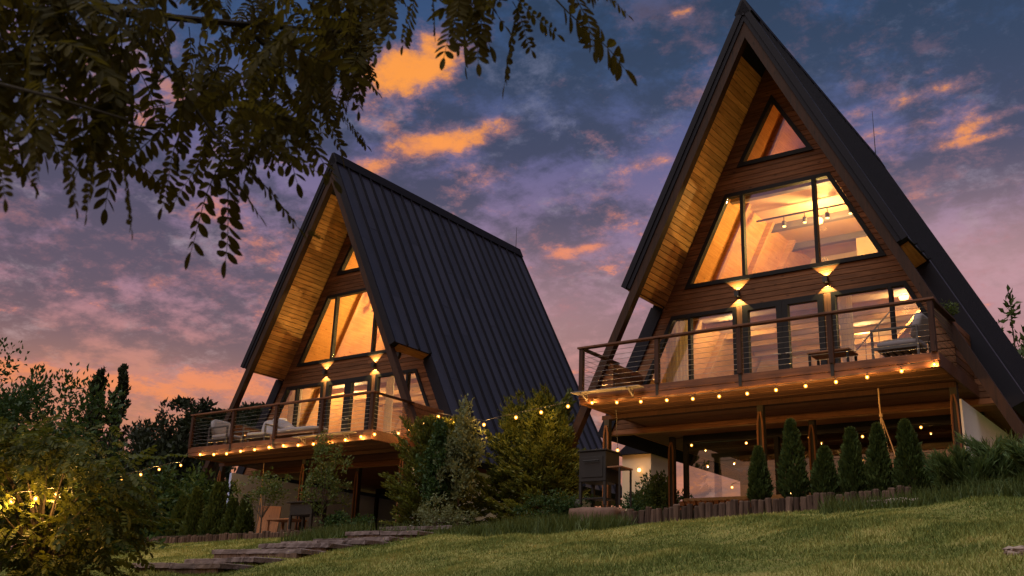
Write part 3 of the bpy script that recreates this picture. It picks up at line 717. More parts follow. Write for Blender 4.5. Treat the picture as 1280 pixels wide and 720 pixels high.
p3 += [Vector(at_y(529, 529, -1.6)), Vector(at_y(548, 520, -2.0)), Vector(at_y(565, 524, -2.1)), Vector(at_y(605, 530, -2.3)), Vector(at_y(645, 521, -2.5)), Vector(at_y(676.5, 514.5, -2.6)), Vector(at_y(710, 507, -2.7))]
string('warm bulbs strung from the far cabin over the shrubs to the near cabin deck', p3, .02, 1.5, watts=24.)
p4 = [Vector(at_d(u, v, D)) for u, v, D in ((226, 581, 26.5), (199, 586, 24.5), (176, 592.5, 22.5), (152, 600, 20.3), (125, 607, 17.8), (103, 612, 15.4), (70, 617, 13.9), (45, 622, 13.0), (15, 625, 12.6))]
string('warm bulbs strung from the far cabin deck down into the locust sapling', p4, -.04, 1.25, watts=42., ends=(Vector((-3.28, -2.68, -.1))+LOFF,))
p5 = [Vector((x, .95, z)) for x, z in ((-2.6, -.52), (-1.3, -.56), (.1, -.54), (1.2, -.60), (2.35, -.50), (3.2, -.62))]
string('few warm bulbs along the top of the lower glass front of the near cabin', p5, -.05, 1.15, watts=1.2)
string('single warm bulb on a cord beside the grill', [Vector(at_y(772, 562, -2.4))], 0, 1.3, ends=(Vector(at_y(770, 512, -2.4)),))
p7 = [Vector((x, 2.6, z)) for x, z in ((-1.9, -.75), (-1.6, -1.15), (-2.4, -1.25), (-1.0, -1.45), (1.9, -.95), (2.4, -1.3))]
string('warm bulbs glimmering inside the glazed lower room of the near cabin', p7, -.05, 1.4, watts=1.)
p8 = [LOFF+Vector(q) for q in ((-2.6, 1.0, -1.5), (-2.3, 1.0, -1.3), (-1.9, 1.0, -1.25))]
string('three small warm bulbs in front of the white wall under the far cabin', p8, 0., .8, watts=.3)

# ------------------------------------------------------------------ furniture and fittings
def armchair(label, loc, rz):
    a = thing('armchair', label, 'chair', loc, rz, 'deck armchairs')
    for s_ in (-1, 1):
        mb = MB()
        mb.box(-.40, -.36, s_*.38-.02, s_*.38+.02, 0, .62); mb.box(.36, .40, s_*.38-.02, s_*.38+.02, 0, .62)
        mb.box(-.36, .36, s_*.38-.02, s_*.38+.02, .58, .62); mb.box(-.36, .36, s_*.38-.018, s_*.38+.018, .24, .29)
        bevel(mb.build('arm_frame', M['grey'], a), .004)
    for k in range(6): box('slat', (-.34+k*.125, -.27+k*.125), (-.36, .36), (.262, .285), M['grey'], a)
    MB().cushion(-.36, .40, -.35, .35, .287, .42).build('seat_cushion', M['cushion'], a, True)
    b = MB().cushion(-.08, .08, -.34, .34, -.02, .46).build('back_cushion', M['cushion'], a, True); b.location = (.30, 0, .42); b.rotation_euler = (0, .25, 0)
    MB().beam((.38, -.34, .60), (.38, .34, .60), .03, .04).build('back_rail', M['grey'], a)
    return a
armchair('grey cushioned metal armchair at the right end of the near cabin deck', (2.88, -1.95, .001), 0)
def low_table(label, loc):
    a = thing('coffee_table', label, 'table', loc, 0, 'low deck tables')
    for k in range(5): bevel(box('slat', (-.38, .38), (-.26+k*.105, -.165+k*.105), (.30, .33), M['furn'], a), .004)
    for x in (-.34, .34):
        for y in (-.22, .22): box('leg', (x-.02, x+.02), (y-.02, y+.02), (0, .299), M['steel'], a)
    return a
low_table('low slatted table left of the armchair on the near cabin deck', (1.75, -2.2, .001))
armchair('grey cushioned armchair at the far left corner of the far cabin deck', LOFF+Vector((-2.55, -1.95, .001)), math.pi)
armchair('grey cushioned armchair second from the left on the far cabin deck', LOFF+Vector((-1.35, -1.75, .001)), math.pi/2*1.1)
lo = thing('sun_lounger', 'low lounger with pale cushion on the far cabin deck before the windows', 'lounger', LOFF+Vector((.35, -1.95, .001)))
box('frame', (-.85, .85), (-.3, .3), (.20, .25), M['furn'], lo)
for x in (-.8, .8):
    for y in (-.27, .27): box('leg', (x-.025, x+.025), (y-.025, y+.025), (0, .199), M['furn'], lo)
MB().cushion(-.85, .85, -.3, .3, .25, .40).build('cushion', M['cushion'], lo, True)
b = MB().cushion(-.30, .30, -.3, .3, -.06, .06).build('headrest', M['cushion'], lo, True); b.location = (-.62, 0, .52); b.rotation_euler = (0, .6, 0)
fl = thing('floor_lamp', 'floor lamp with pale tapered shade on the far cabin deck', 'lamp', LOFF+Vector((-1.75, -.75, .001)))
MB().lathe([(.14, 0), (.14, .02), (.015, .03), (.012, .72)], (0, 0, 0), 12).build('stand', M['steel'], fl)
MB().lathe([(.20, .72), (.11, 1.05)], (0, 0, 0), 16).build('shade', M['canvas'], fl)
def shelf(label, x0, x1, off):
    s = thing('folding_shelf', label, 'shelf', off+Vector(((x0+x1)/2, -2.73, -.06)), 0, 'shelves folded out over the deck edges'); L = x1-x0
    bevel(box('top', (-L/2, L/2), (-.26, -.004), (.0, .018), M['pale'], s), .004)
    for x in (-L/2+.25, L/2-.25):
        mb = MB(); mb.beam((x, -.02, -.012), (x, -.25, -.012), .02, .02); mb.beam((x, -.02, -.14), (x, -.24, -.03), .018, .018)
        mb.beam((x, -.02, -.0205), (x, -.02, -.15), .018, .018, (1, 0, 0))
        for f_ in (.3, .55, .78): mb.beam((x, -.02-.22*f_, -.14+.11*f_), (x, -.02-.22*f_, -.022), .010, .010, (1, 0, 0))
        mb.build('bracket', M['pale'], s)
shelf('pale narrow shelf on brackets at the left end of the near cabin deck', -3.30, -1.75, Vector((0, 0, 0)))
shelf('pale narrow shelf on brackets at the right end of the far cabin deck', 1.2, 3.2, LOFF)
sw = thing('hanging_swing', 'rope swing hanging from the deck underside behind the small conifers', 'swing', (2.3, -1.5, -.22))
MB().tube([(0, 0, 0), (.0, 0, -.28), (.01, 0, -.50)], .014, 6).build('rope', M['rope'], sw)
for q in ((-.05, -.2, -1.55), (.16, -.12, -1.55), (.26, .1, -1.55), (.05, .2, -1.55)): MB().tube([(.01, 0, -.50), Vector((.01, 0, -.5)).lerp(Vector(q), .5)+Vector((.01, 0, .01)), q], .011, 5).build('rope', M['rope'], sw)
MB().lathe([(.03, -.53), (.035, -.50), (.02, -.46)], (.01, 0, 0), 8).build('knot', M['rope'], sw)
bevel(box('seat', (-.12, .34), (-.25, .25), (-1.60, -1.555), M['furn'], sw))
hk = thing('hanging_rope', 'thin rope hanging before the white wall under the far cabin deck', 'rope', LOFF+Vector((-1.6, -1.4, -.23)))
MB().tube([(0, 0, 0), (.02, 0, -.5), (.0, .02, -1.0)], .014, 5).build('cord', M['rope'], hk)
for q in ((-.14, .1, -1.7), (.14, .1, -1.7)): MB().tube([(.0, .02, -1.0), q], .011, 5).build('cord', M['rope'], hk)
# antennas
for off, nm in ((Vector((0, 0, 0)), 'near'), (LOFF, 'far')):
    an = thing('antenna_mast', f'thin lightning rod at the back of the {nm} cabin ridge', 'antenna', off+Vector((0, LR-.15, ZA+.03)))
    MB().tube([(0, 0, 0), (0, 0, .85 if nm == 'far' else 1.5)], .014, 5, .006).build('rod', M['steel'], an); MB().lathe([(.04, 0), (.04, .05), (.02, .06)], (0, 0, 0), 8).build('foot', M['steel'], an)
# camera under the eave of the far cabin, lamp under the eave of the near one
sc_ = thing('security_camera', 'small dark dome camera under the clipped eave of the far cabin', 'camera', LOFF+Vector((2.35, -.55, 2.46)))
MB().lathe([(.01, -.09), (.05, -.07), (.06, -.03), (.06, 0)], (0, 0, 0), 10).build('dome', M['steel'], sc_, True); MB().box(-.05, .05, -.05, .05, .001, .10).build('mount', M['steel'], sc_)
el = thing('eave_lamp', 'small lit lamp under the clipped right eave of the near cabin', 'lamp', (2.72, -.75, 2.47))
MB().lathe([(.01, -.06), (.045, -.05), (.05, 0)], (0, 0, 0), 10).build('lens', glow('eave_lens_glow', (1., .5, .12), 1.2), el, True); MB().box(-.05, .05, -.05, .05, .001, .12).build('mount', M['steel'], el)
# grill on its stone
g = thing('barbecue_grill', 'black box grill on legs with side shelf below the near cabin deck', 'grill', (-2.28, -3.4, -2.36))
bevel(box('fire_box', (-.36, .22), (-.25, .25), (.42, .98), M['steel'], g), .015)
bevel(box('door', (-.30, .16), (-.262, -.251), (.50, .88), M['steel'], g), .004); MB().tube([(-.24, -.30, .80), (.10, -.30, .80)], .012, 6).build('handle', M['steel'], g)
bevel(box('lid_edge', (-.38, .24), (-.27, .27), (.981, 1.01), M['steel'], g), .006)
for x in (-.33, .19):
    for y in (-.22, .22): box('leg', (x-.025, x+.025), (y-.025, y+.025), (0, .419), M['steel'], g)
box('lower_shelf', (-.30, .165), (-.195, .195), (.12, .14), M['steel'], g)
bevel(box('side_shelf', (.225, .52), (-.22, .22), (.66, .69), M['furn'], g), .006)
for y in (-.2, .2): box('shelf_leg', (.47, .50), (y-.015, y+.015), (0, .659), M['steel'], g)
wh = MB()
for k in range(1): wh.tube([(-.36, -.262, .04), (-.36, -.302, .04)], .07, 14)
wh.build('wheel', M['grey'], g)
MB().tube([(-.36, -.303, .04), (-.36, -.312, .04)], .025, 8).build('hub', M['cable'], g)
sb = tag(obj('stone_block', None), '', '')
bpy.data.objects.remove(sb)
def rough_block(name, label, cat, loc, size, mat, seed=1, group=None):
    r = np.random.default_rng(seed); mb = MB(); sx, sy, sz = size; n = 6; vs = []; idx = {}
    fs = []
    def vid(i, j, k):
        if (i, j, k) not in idx:
            idx[(i, j, k)] = len(vs); q = np.array([(i/n-.5)*sx, (j/n-.5)*sy, k/n*sz]); e = sum(c in (0, n) for c in (i, j, k))
            q[:2] *= (1-.05*max(0, e-1)); q += r.normal(0, .012, 3); vs.append(q)
        return idx[(i, j, k)]
    for a in range(n):
        for b in range(n):
            fs += [(vid(a, 0, b), vid(a+1, 0, b), vid(a+1, 0, b+1), vid(a, 0, b+1)), (vid(a+1, n, b), vid(a, n, b), vid(a, n, b+1), vid(a+1, n, b+1)),
                   (vid(n, a, b), vid(n, a+1, b), vid(n, a+1, b+1), vid(n, a, b+1)), (vid(0, a+1, b), vid(0, a, b), vid(0, a, b+1), vid(0, a+1, b+1)),
                   (vid(a, b, n), vid(a+1, b, n), vid(a+1, b+1, n), vid(a, b+1, n))]
    o = obj(name, mesh_data(name, vs, fs, mat, True), None, loc); tag(o, label, cat, group); return o
rough_block('stone_block', 'rough reddish stone block in the lawn edge below the grill', 'stone', (-2.05, -3.95, -2.90), (.95, .5, .42), M['redstone'], 3)
rough_block('stone_slab', 'flat pale stone at the lawn edge beside the juniper', 'stone', tuple(at_y(1120, 634, -4.1)), (.8, .35, .10), M['stone'], 4)
rough_block('stone_slab', 'small pale stone lying in the lawn at the right picture edge', 'stone', (6.05, -10.75, float(gheight(6.05, -10.75))-.03), (.26, .2, .07), M['stone'], 5)
# log edgings
def palisade(label, x0, x1, zf, y=-3.95, h=.32, wd=.115):
    p_ = thing('log_edging', label, 'edging', (x0, y, float(gbase(x0)))); n = int((x1-x0)/wd); r = random.Random(int(x0*10)); protos = []
    for k in range(5):
        mb = MB().lathe([(.050, -.35), (.054, 0), (.053, h-.02), (.045, h), (.0, h+.003)], (0, 0, 0), 8); mb.v = [(x+r.uniform(-.006, .006), yy_+r.uniform(-.006, .006), z) for x, yy_, z in mb.v]
        protos.append(mesh_data('log', mb.v, mb.f, M['weather']))
    for k in range(n):
        x = x0+(k+.5)*wd
        o = obj('log', r.choice(protos), p_, (x-x0+r.uniform(-.012, .012), r.uniform(-.02, .02), float(gbase(x)-gbase(x0))-.06+r.uniform(-.035, .03)), (r.uniform(-.06, .06), r.uniform(-.05, .05), r.uniform(0, 6)))
        o.scale = (r.uniform(.9, 1.2),)*2+(1.,)
palisade('low row of weathered upright logs edging the bed before the near cabin', -1.55, 3.45, 0)
palisade('low row of weathered upright logs edging the bed before the far cabin', -15.2, -9.0, 0, h=.22)
# steps
sp = thing('garden_steps', 'wide weathered plank steps climbing the lawn between the cabins', 'steps', (-6.1, -9.2, -3.9))
SO = Vector((-6.1, -9.2, -3.9))
rs = random.Random(8)
for i in range(8):
    y = -9.6+i*.76; x = -6.15+rs.uniform(-.16, .16); z = float(gheight(x, y))+.17; hl = .98+rs.uniform(-.15, .12)
    for k in range(2):
        a0, a1 = (-hl, rs.uniform(-.2, .25)) if k == 0 else (a1+.015, hl)
        nx, ny = 14, 6; vs = []; r2 = np.random.default_rng(i*7+k)
        for q in range(2):
            for jj in range(ny+1):
                for ii in range(nx+1):
                    ed = .5*((jj in (0, ny)) or (ii in (0, nx)))
                    vs.append((a0+(a1-a0)*ii/nx+r2.normal(0, .012)*ed, .66*jj/ny+r2.normal(0, .014)*ed, (-.085 if q else 0)-(.014 if ed and not q else 0)+r2.normal(0, .0025)))
        N_ = (nx+1)*(ny+1); fs = []
        for jj in range(ny):
            for ii in range(nx):
                c = jj*(nx+1)+ii; fs += [(c, c+1, c+nx+2, c+nx+1)]
        rim = [ii for ii in range(nx+1)]+[(jj+1)*(nx+1)+nx for jj in range(ny)]+[ny*(nx+1)+ii for ii in range(nx-1, -1, -1)]+[jj*(nx+1) for jj in range(ny-1, 0, -1)]
        fs += [(rim[(j+1) % len(rim)], rim[j], rim[j]+N_, rim[(j+1) % len(rim)]+N_) for j in range(len(rim))]
        obj('slab', mesh_data('slab', vs, fs, M['plank']), sp, Vector((x, y, z+rs.uniform(-.012, .012)))-SO, (rs.uniform(-.015, .015), rs.uniform(-.012, .012), rs.uniform(-.03, .03)))
    MB().box(-hl+.06, hl-.07, .02, .14, -.36, -.078).build('riser', M['weather'], sp, loc=Vector((x, y, z))-SO)
# bench / table under the far cabin, chairs
tb = thing('garden_table', 'small wooden table under the far cabin deck', 'table', LOFF+Vector((.1, -1.9, -2.66)))
bevel(box('top', (-.45, .45), (-.3, .3), (.68, .72), M['furn'], tb))
for x in (-.4, .4):
    for y in (-.25, .25): box('leg', (x-.03, x+.03), (y-.03, y+.03), (0, .679), M['furn'], tb)
dc = thing('deck_chair', 'reddish wooden reclining chair under the far cabin deck', 'chair', LOFF+Vector((-.95, -1.9, -2.66)))
b = MB().box(-.28, .28, -.02, .02, 0, .85).build('backrest', M['furn'], dc); b.location = (.15, .15, .30); b.rotation_euler = (-.25, 0, .5)
b = MB().box(-.28, .28, -.45, 0, -.02, .02).build('seat', M['furn'], dc); b.location = (.15, .12, .32); b.rotation_euler = (0, 0, .5)
for x in (-.25, .25):
    for y in (-.30, .12): box('leg', (x+.10, x+.14), (y+.02, y+.06), (0, .30), M['furn'], dc)
fr_ = thing('wooden_trestle', 'pale wooden folding trestle left of the reclining chair', 'trestle', LOFF+Vector((-1.95, -1.9, -2.66)))
for y in (-.25, .25):
    MB().beam((-.3, y, 0), (.2, y, .62), .05, .05, (0, 1, 0)).build('leg', M['furn'], fr_); MB().beam((.3, y+.051, 0), (-.2, y+.051, .62), .05, .05, (0, 1, 0)).build('leg', M['furn'], fr_)
MB().beam((.17, -.3, .60), (.17, .36, .60), .05, .05).build('rail', M['furn'], fr_)
gr2 = thing('barbecue_cart', 'dark grill cart under the far cabin deck behind the small tree', 'grill', LOFF+Vector((1.3, -2.2, -2.66)))
bevel(box('fire_box', (-.5, .3), (-.25, .25), (.75, 1.05), M['steel'], gr2), .01); bevel(box('counter', (-.6, .75), (-.3, .3), (1.051, 1.09), M['steel'], gr2), .005)
for x in (-.48, .27):
    for y in (-.22, .22): box('leg', (x-.03, x+.03), (y-.03, y+.03), (0, .749), M['steel'], gr2)
MB().tube([(-.5, -.27, .10), (-.5, -.31, .10)], .10, 14).build('wheel', M['grey'], gr2)
# firewood stacked before the lower glass of the near cabin
fw = thing('firewood_stack', 'split firewood stacked under the lower glass front of the near cabin', 'firewood', (-2.9, .95, -2.55))
r = random.Random(3)
lp = []
for k in range(4):
    mb = MB(); a0 = r.uniform(0, 6); pts = [(.07*math.cos(a0+q)*r.uniform(.8, 1.1), .07*math.sin(a0+q)*r.uniform(.8, 1.1)) for q in (0, 1.5, 3.0, 4.6)]
    mb.prism(pts, -.22, .22); lp.append(mesh_data('log', mb.v, mb.f, M['cladv']))
for row in range(6):
    for k in range(13): obj('log', r.choice(lp), fw, (.1+k*.135+(row % 2)*.06, r.uniform(-.02, .02), .07+row*.128), (0, r.uniform(0, 6.28), 0))
# small shed far behind, lit by a lamp
sh = thing('garden_shed', 'small pale shed seen through the gap under the near cabin deck', 'shed', (-7.9, 8.0, -2.6))
box('wall', (-.55, .45), (0, 1.6), (0, 3.25), M['cream'], sh); MB().prism([(-.7, 3.251), (.6, 3.251), (-.05, 3.75)], -.15, 1.75).build('roof', M['trim'], sh)
box('door', (-.25, .2), (-.03, -.002), (0, 2.0), M['furn'], sh)
MB().lathe([(.01, -.05), (.05, -.03), (.05, .03), (.02, .05)], (.1, -.10, 2.75), 8).build('lamp_glass', M['bulbhot'], sh)
lamp('shed_light', 'POINT', (.2, -.55, 2.9), 7., WARM, sh, .05)

# ------------------------------------------------------------------ vegetation
def rand_dirs(n): v = RNG.normal(0, 1, (n, 3)); return v/np.linalg.norm(v, axis=1, keepdims=True)
def leaves_poly(P_, D, size, ratio=.45, jitter=.4, fold=.15):
    """leaf quads at points P_ growing along D"""
    n = len(P_); s = size*RNG.uniform(1-jitter, 1+jitter, (n, 1))
    R_ = np.cross(D, rand_dirs(n)); R_ /= np.linalg.norm(R_, axis=1, keepdims=True)+1e-9
    N_ = np.cross(R_, D)
    a = P_; b = P_+D*s*.5+R_*s*ratio*.5+N_*s*fold; c = P_+D*s; d = P_+D*s*.45-R_*s*ratio*.5+N_*s*fold
    return np.stack([a, b, c, d], 1)
def clump_crown(center, radii, nclump, nleaf, size, squash=.8, csize=.28, up=.2, seed=None, ratio=.5):
    """leaves gathered in clumps through an uneven ellipsoid"""
    c = np.array(center); R_ = np.array(radii)
    cc = rand_dirs(nclump)*(RNG.random((nclump, 1))**.45); cc[:, 2] *= squash
    lump = 1+.25*np.sin(cc[:, :1]*5+1.3)*np.cos(cc[:, 1:2]*4+.4)
    cc = cc*lump
    cs = csize*RNG.uniform(.6, 1.4, (nclump, 1))
    k = RNG.integers(0, nclump, nleaf)
    off = rand_dirs(nleaf)*(RNG.random((nleaf, 1))**.5)
    P_ = c+(cc[k]+off*cs[k])*R_
    D = off*R_/R_.max()+rand_dirs(nleaf)*.8+np.array([0, 0, up]); D /= np.linalg.norm(D, axis=1, keepdims=True)
    return leaves_poly(P_, D, size, ratio), c+cc*R_
def limbs(base, targets, r0, mat, parent, split=.45, name='trunk', k=7):
    b = Vector(base); mb = MB(); T = [Vector(q) for q in targets]
    cen = sum(T, Vector())/len(T); fork = b.lerp(cen, split)
    mb.tube([b-Vector((0, 0, .15)), b.lerp(fork, .5)+Vector((r0*.5, 0, 0)), fork], r0, 7, r0*.7)
    for q in T[:k]:
        mid = fork.lerp(q, .5)+Vector((0, 0, .12*(q-fork).length)); mb.tube([fork, mid, q], r0*.5, 5, r0*.12)
    return mb.build(name, mat, parent)
def gz(x, y): return float(gheight(x, y))
def bushy(name, label, cat, base, h, radii, nclump, nleaf, size, mat, group=None, cz=.58, csize=.28, r0=.05, up=.2, ratio=.5, k=9):
    t_ = thing(name, label, cat, base, 0, group); 
    V, cc = clump_crown((0, 0, h*cz), radii, nclump, nleaf, size, csize=csize, up=up, ratio=ratio)
    V[:, :, 2] = np.maximum(V[:, :, 2], .02)
    quads('crown', V, 4, mat, t_)
    limbs((0, 0, 0), cc, r0, M['bark'], t_, k=k); return t_
def conifer(name, label, base, h, r, n, mat, group, size=.09, power=.75, cat='conifer', spread=.35):
    """dense upright conifer made of small up-swept sprays"""
    t_ = thing(name, label, cat, base, RNG.uniform(0, 6), group)
    z = RNG.random(n)**.9; a = RNG.uniform(0, 2*np.pi, n)
    prof = (1-z)**power*(.55+.45*np.clip(z*7, 0, 1))
    wob = 1+.16*np.sin(a*3+z*9+RNG.uniform(0, 6))+.10*np.sin(a*7-z*17)
    rr = r*prof*wob*RNG.random(n)**.22
    P_ = np.stack([rr*np.cos(a), rr*np.sin(a), z*h*.97+.03], -1)
    D = np.stack([np.cos(a)*spread*1.5, np.sin(a)*spread*1.5, np.full(n, .9)], -1)+rand_dirs(n)*.38; D /= np.linalg.norm(D, axis=1, keepdims=True)
    quads('crown', leaves_poly(P_, D, size, .38), 4, mat, t_)
    MB().tube([(0, 0, -.1), (0, 0, h*.85)], .03+h*.008, 6, .008).build('trunk', M['bark'], t_)
    t_.rotation_euler = (RNG.normal(0, .035), RNG.normal(0, .035), t_.rotation_euler.z); return t_
# small conifers in the bed of the near cabin
TH = [(947, 562, .19), (989, 526, .25), (1028, 563, .23), (1063, 538, .22), (1095, 533, .22), (1134, 529, .26)]
ORD = ['slim leftmost', 'tallest', 'lowest', 'fourth from left', 'fifth from left', 'rightmost']
for (u, v, r_), o_ in zip(TH, ORD):
    p_ = at_y(u, v, -3.45); conifer('small_conifer', f'small dark conifer in the bed before the near cabin, {o_} of six', (p_[0], -3.45, -2.46), p_[2]+2.46, r_, 5200, M['thuja'], 'conifers before the near cabin', .075, .62)
for (u, v, r_), o_ in zip([(228, 622, .34), (250, 612, .30), (273, 606, .34), (293, 626, .24), (308, 622, .24)], ['leftmost', 'second from left', 'tallest in the middle', 'slim, second from right', 'slim, rightmost']):
    y_ = -3.3; p_ = at_y(u, v, y_); conifer('small_conifer', f'small dark conifer before the far cabin, {o_} of five', (p_[0], y_, -2.95), p_[2]+2.95, r_, 4200, M['thuja'], 'conifers before the far cabin', .10, .65)
# large golden cypresses between the cabins
def frond_conifer(name, label, base, h, r, nf, per, mat, group, power=.6):
    """loose conifer of many separate up-swept feathery fronds"""
    t_ = thing(name, label, 'conifer', base, 0, group); P_ = []; D = []; br = MB()
    ph = RNG.uniform(0, 6)
    for i in range(nf):
        z = RNG.random()**.85; a = RNG.uniform(0, 6.283); L = r*((1-z)**power*.9+.10)*RNG.uniform(.65, 1.2)*(1+.18*math.sin(3*a+ph+4*z))
        el = .35+.75*z+RNG.uniform(-.2, .25); d = np.array([math.cos(a)*math.cos(el), math.sin(a)*math.cos(el), math.sin(el)])
        s0 = np.array([0, 0, z*h*.80+.02]); e = s0+d*(L/max(math.cos(el), .35)); e[2] = min(e[2], h*1.02)
        if i % 4 == 0: br.tube([s0, (s0+e)/2, e], .010, 4, .003)
        m = per; f_ = .25+.75*RNG.random(m)**.6; side = np.cross(d, (0, 0, 1.)); side /= np.linalg.norm(side)+1e-6
        wd = .17*(1.15-f_)+.02
        P_.append(s0+(e-s0)*f_[:, None]+side*(RNG.normal(0, 1, m)*wd)[:, None]+RNG.normal(0, .018, (m, 3))-np.array([0, 0, 1])*(f_**2*.06)[:, None])
        dd = d*.8+side*RNG.normal(0, .6, m)[:, None]+rand_dirs(m)*.25; D.append(dd/np.linalg.norm(dd, axis=1, keepdims=True))
    P_ = np.concatenate(P_); D = np.concatenate(D); P_[:, 2] = np.maximum(P_[:, 2], .03)
    quads('crown', leaves_poly(P_, D, .10, .34), 4, mat, t_); br.tube([(0, 0, -.1), (0, 0, h*.9)], .05, 6, .01); br.build('trunk', M['bark'], t_); return t_
frond_conifer('golden_cypress', 'broad golden-green cypress left of the shrubs between the cabins', (-7.5, -1.9, -2.75), 2.65, 1.15, 330, 85, M['cypress'], 'cypresses between the cabins')
frond_conifer('golden_cypress', 'tall golden-green cypress beside the grill between the cabins', (-4.75, -1.6, -2.75), 3.15, 1.0, 330, 85, M['cypress'], 'cypresses between the cabins')
frond_conifer('golden_cypress', 'golden-green cypress with a pointed tip in the middle between the cabins', (-5.65, -1.4, -2.75), 3.15, .9, 280, 80, M['cypress'], 'cypresses between the cabins')
def at_base(u, v, y): p_ = at_y(u, v, y); return (p_[0], y, p_[2])
bushy('leafy_shrub', 'upright grey-green leafy shrub between the two cypresses', 'shrub', (-6.25, -2.7, -2.75), 2.9, (.55, .5, 1.25), 60, 5200, .085, M['shrubgrey'], 'shrubs between the cabins', .55, .22, .03, .6)
bushy('leafy_shrub', 'dark ivy-like leafy shrub before the left cypress', 'shrub', (-6.75, -2.9, -2.75), 2.6, (.45, .4, 1.2), 50, 5200, .08, M['mid'], 'shrubs between the cabins', .52, .24, .03, .3)
bushy('rose_bush', 'low sprawling rose bush at the lawn edge between the cabins', 'bush', (-5.6, -4.1, -2.85), .7, (.7, .35, .4), 26, 1500, .055, M['shrubgrey'], None, .5, .3, .015, .3)
bushy('low_shrub', 'low dark shrub at the lawn edge left of the stone block', 'shrub', (-3.3, -3.5, -2.75), .65, (1.0, .45, .38), 40, 4200, .06, M['mid'], None, .5, .3, .02, .3)
bushy('garden_sapling', 'thin young tree with loose leaves before the right end of the far cabin deck', 'tree', (-10.0, -3.0, -2.9), 2.5, (.85, .5, 1.15), 46, 2000, .075, M['shrub'], None, .62, .20, .025, .5)
bushy('garden_sapling', 'small spreading tree with thin foliage under the far cabin deck', 'tree', (-11.6, -3.4, -2.9), 1.75, (1.05, .5, .6), 40, 1000, .075, M['shrub'], None, .72, .18, .025, .3)
bushy('low_shrub', 'low dark shrub at the terrace edge beside the top step', 'shrub', (-8.5, -3.6, -2.9), .6, (.7, .4, .35), 26, 2400, .07, M['mid'], None, .5, .3, .02, .3)
bushy('dark_shrub', 'rounded dark shrub in the gap behind the grill', 'shrub', (-3.75, 1.6, -2.6), 1.7, (.5, .5, .8), 40, 3600, .08, M['juniper'], None, .55, .25, .03, .4)
bushy('dark_shrub', 'dark shrub before the lower part of the pale shed', 'shrub', (-6.0, 5.2, -2.6), 2.1, (1.3, .6, .95), 60, 5200, .10, M['mid'], None, .5, .25, .03, .4)
bushy('climber', 'trailing pot plant on the right deck screen of the near cabin', 'plant', (3.48, -1.0, .95), .42, (.22, .2, .2), 18, 420, .06, M['shrub'], None, .5, .35, .012, .4)
# spreading juniper at the right
def juniper(label, base, h, rx, n, mat):
    t_ = thing('juniper', label, 'juniper', base)
    nb = 46; P_ = []; D = []
    br = MB()
    for b in range(nb):
        a = RNG.uniform(0, 2*np.pi); el = RNG.uniform(.12, 1.0); L = rx*RNG.uniform(.6, 1.15)
        d = np.array([math.cos(a)*math.cos(el), .7*math.sin(a)*math.cos(el), math.sin(el)*h/rx*.95]); s0 = np.array([RNG.uniform(-.5, .5)*rx, RNG.uniform(-.3, .3)*rx*.6, .05])
        end = s0+d*L+np.array([0, 0, -.05]); br.tube([s0, (s0+end)/2+np.array([0, 0, .05]), end], .012, 4, .004)
        m = n//nb; f_ = RNG.random(m)**.7
        pos = s0+(end-s0)*f_[:, None]+RNG.normal(0, .05, (m, 3))*(1.1-f_[:, None]*.6); P_.append(pos)
        dd = d/np.linalg.norm(d)+rand_dirs(m)*.45; D.append(dd/np.linalg.norm(dd, axis=1, keepdims=True))
    P_ = np.concatenate(P_); D = np.concatenate(D); P_[:, 2] = np.maximum(P_[:, 2], .02)
    quads('crown', leaves_poly(P_, D, .15, .11), 4, mat, t_); br.build('trunk', M['bark'], t_); return t_
juniper('spreading juniper below the right end of the near cabin deck', (4.05, -3.3, -2.46), .95, .85, 16000, M['juniper'])
juniper('spreading juniper cut by the right picture edge', (5.1, -3.2, -2.40), 1.15, 1.0, 18000, M['juniper'])
juniper('upright weedy juniper behind the right end of the near cabin deck', (4.2, -1.8, -2.5), 1.5, .5, 5000, M['shrub'])
# tree behind the right cabin
def big_tree(name, label, u, v_top, D, hpx, wpx, nclump, nleaf, leaf, mat, group, base_z=None, csize=.2, cz=.62, r0=.12, rz=.42):
    top = at_d(u, v_top, D); scale = D/F*1.05
    h = hpx*scale; return bushy(name, label, 'tree', (top[0], top[1], top[2]-h), h, (wpx*scale/2, wpx*scale/2, h*rz), nclump, nleaf, leaf, mat, group, cz, csize, r0, .5)
big_tree('leafy_tree', 'leafy tree rising behind the right roof edge of the near cabin', 1262, 375, 32, 400, 90, 60, 3600, .22, M['shrub'], 'trees behind the cabins', csize=.16, cz=.66)
big_tree('leafy_tree', 'dark leafy tree behind the deck of the far cabin', 278, 492, 42, 170, 120, 90, 10000, .18, M['far'], 'trees behind the cabins', csize=.2, cz=.76, rz=.24)
big_tree('leafy_tree', 'dark leafy tree just left of the far cabin facade', 330, 496, 40, 170, 80, 60, 6000, .18, M['far'], 'trees behind the cabins', csize=.2, cz=.76, rz=.24)
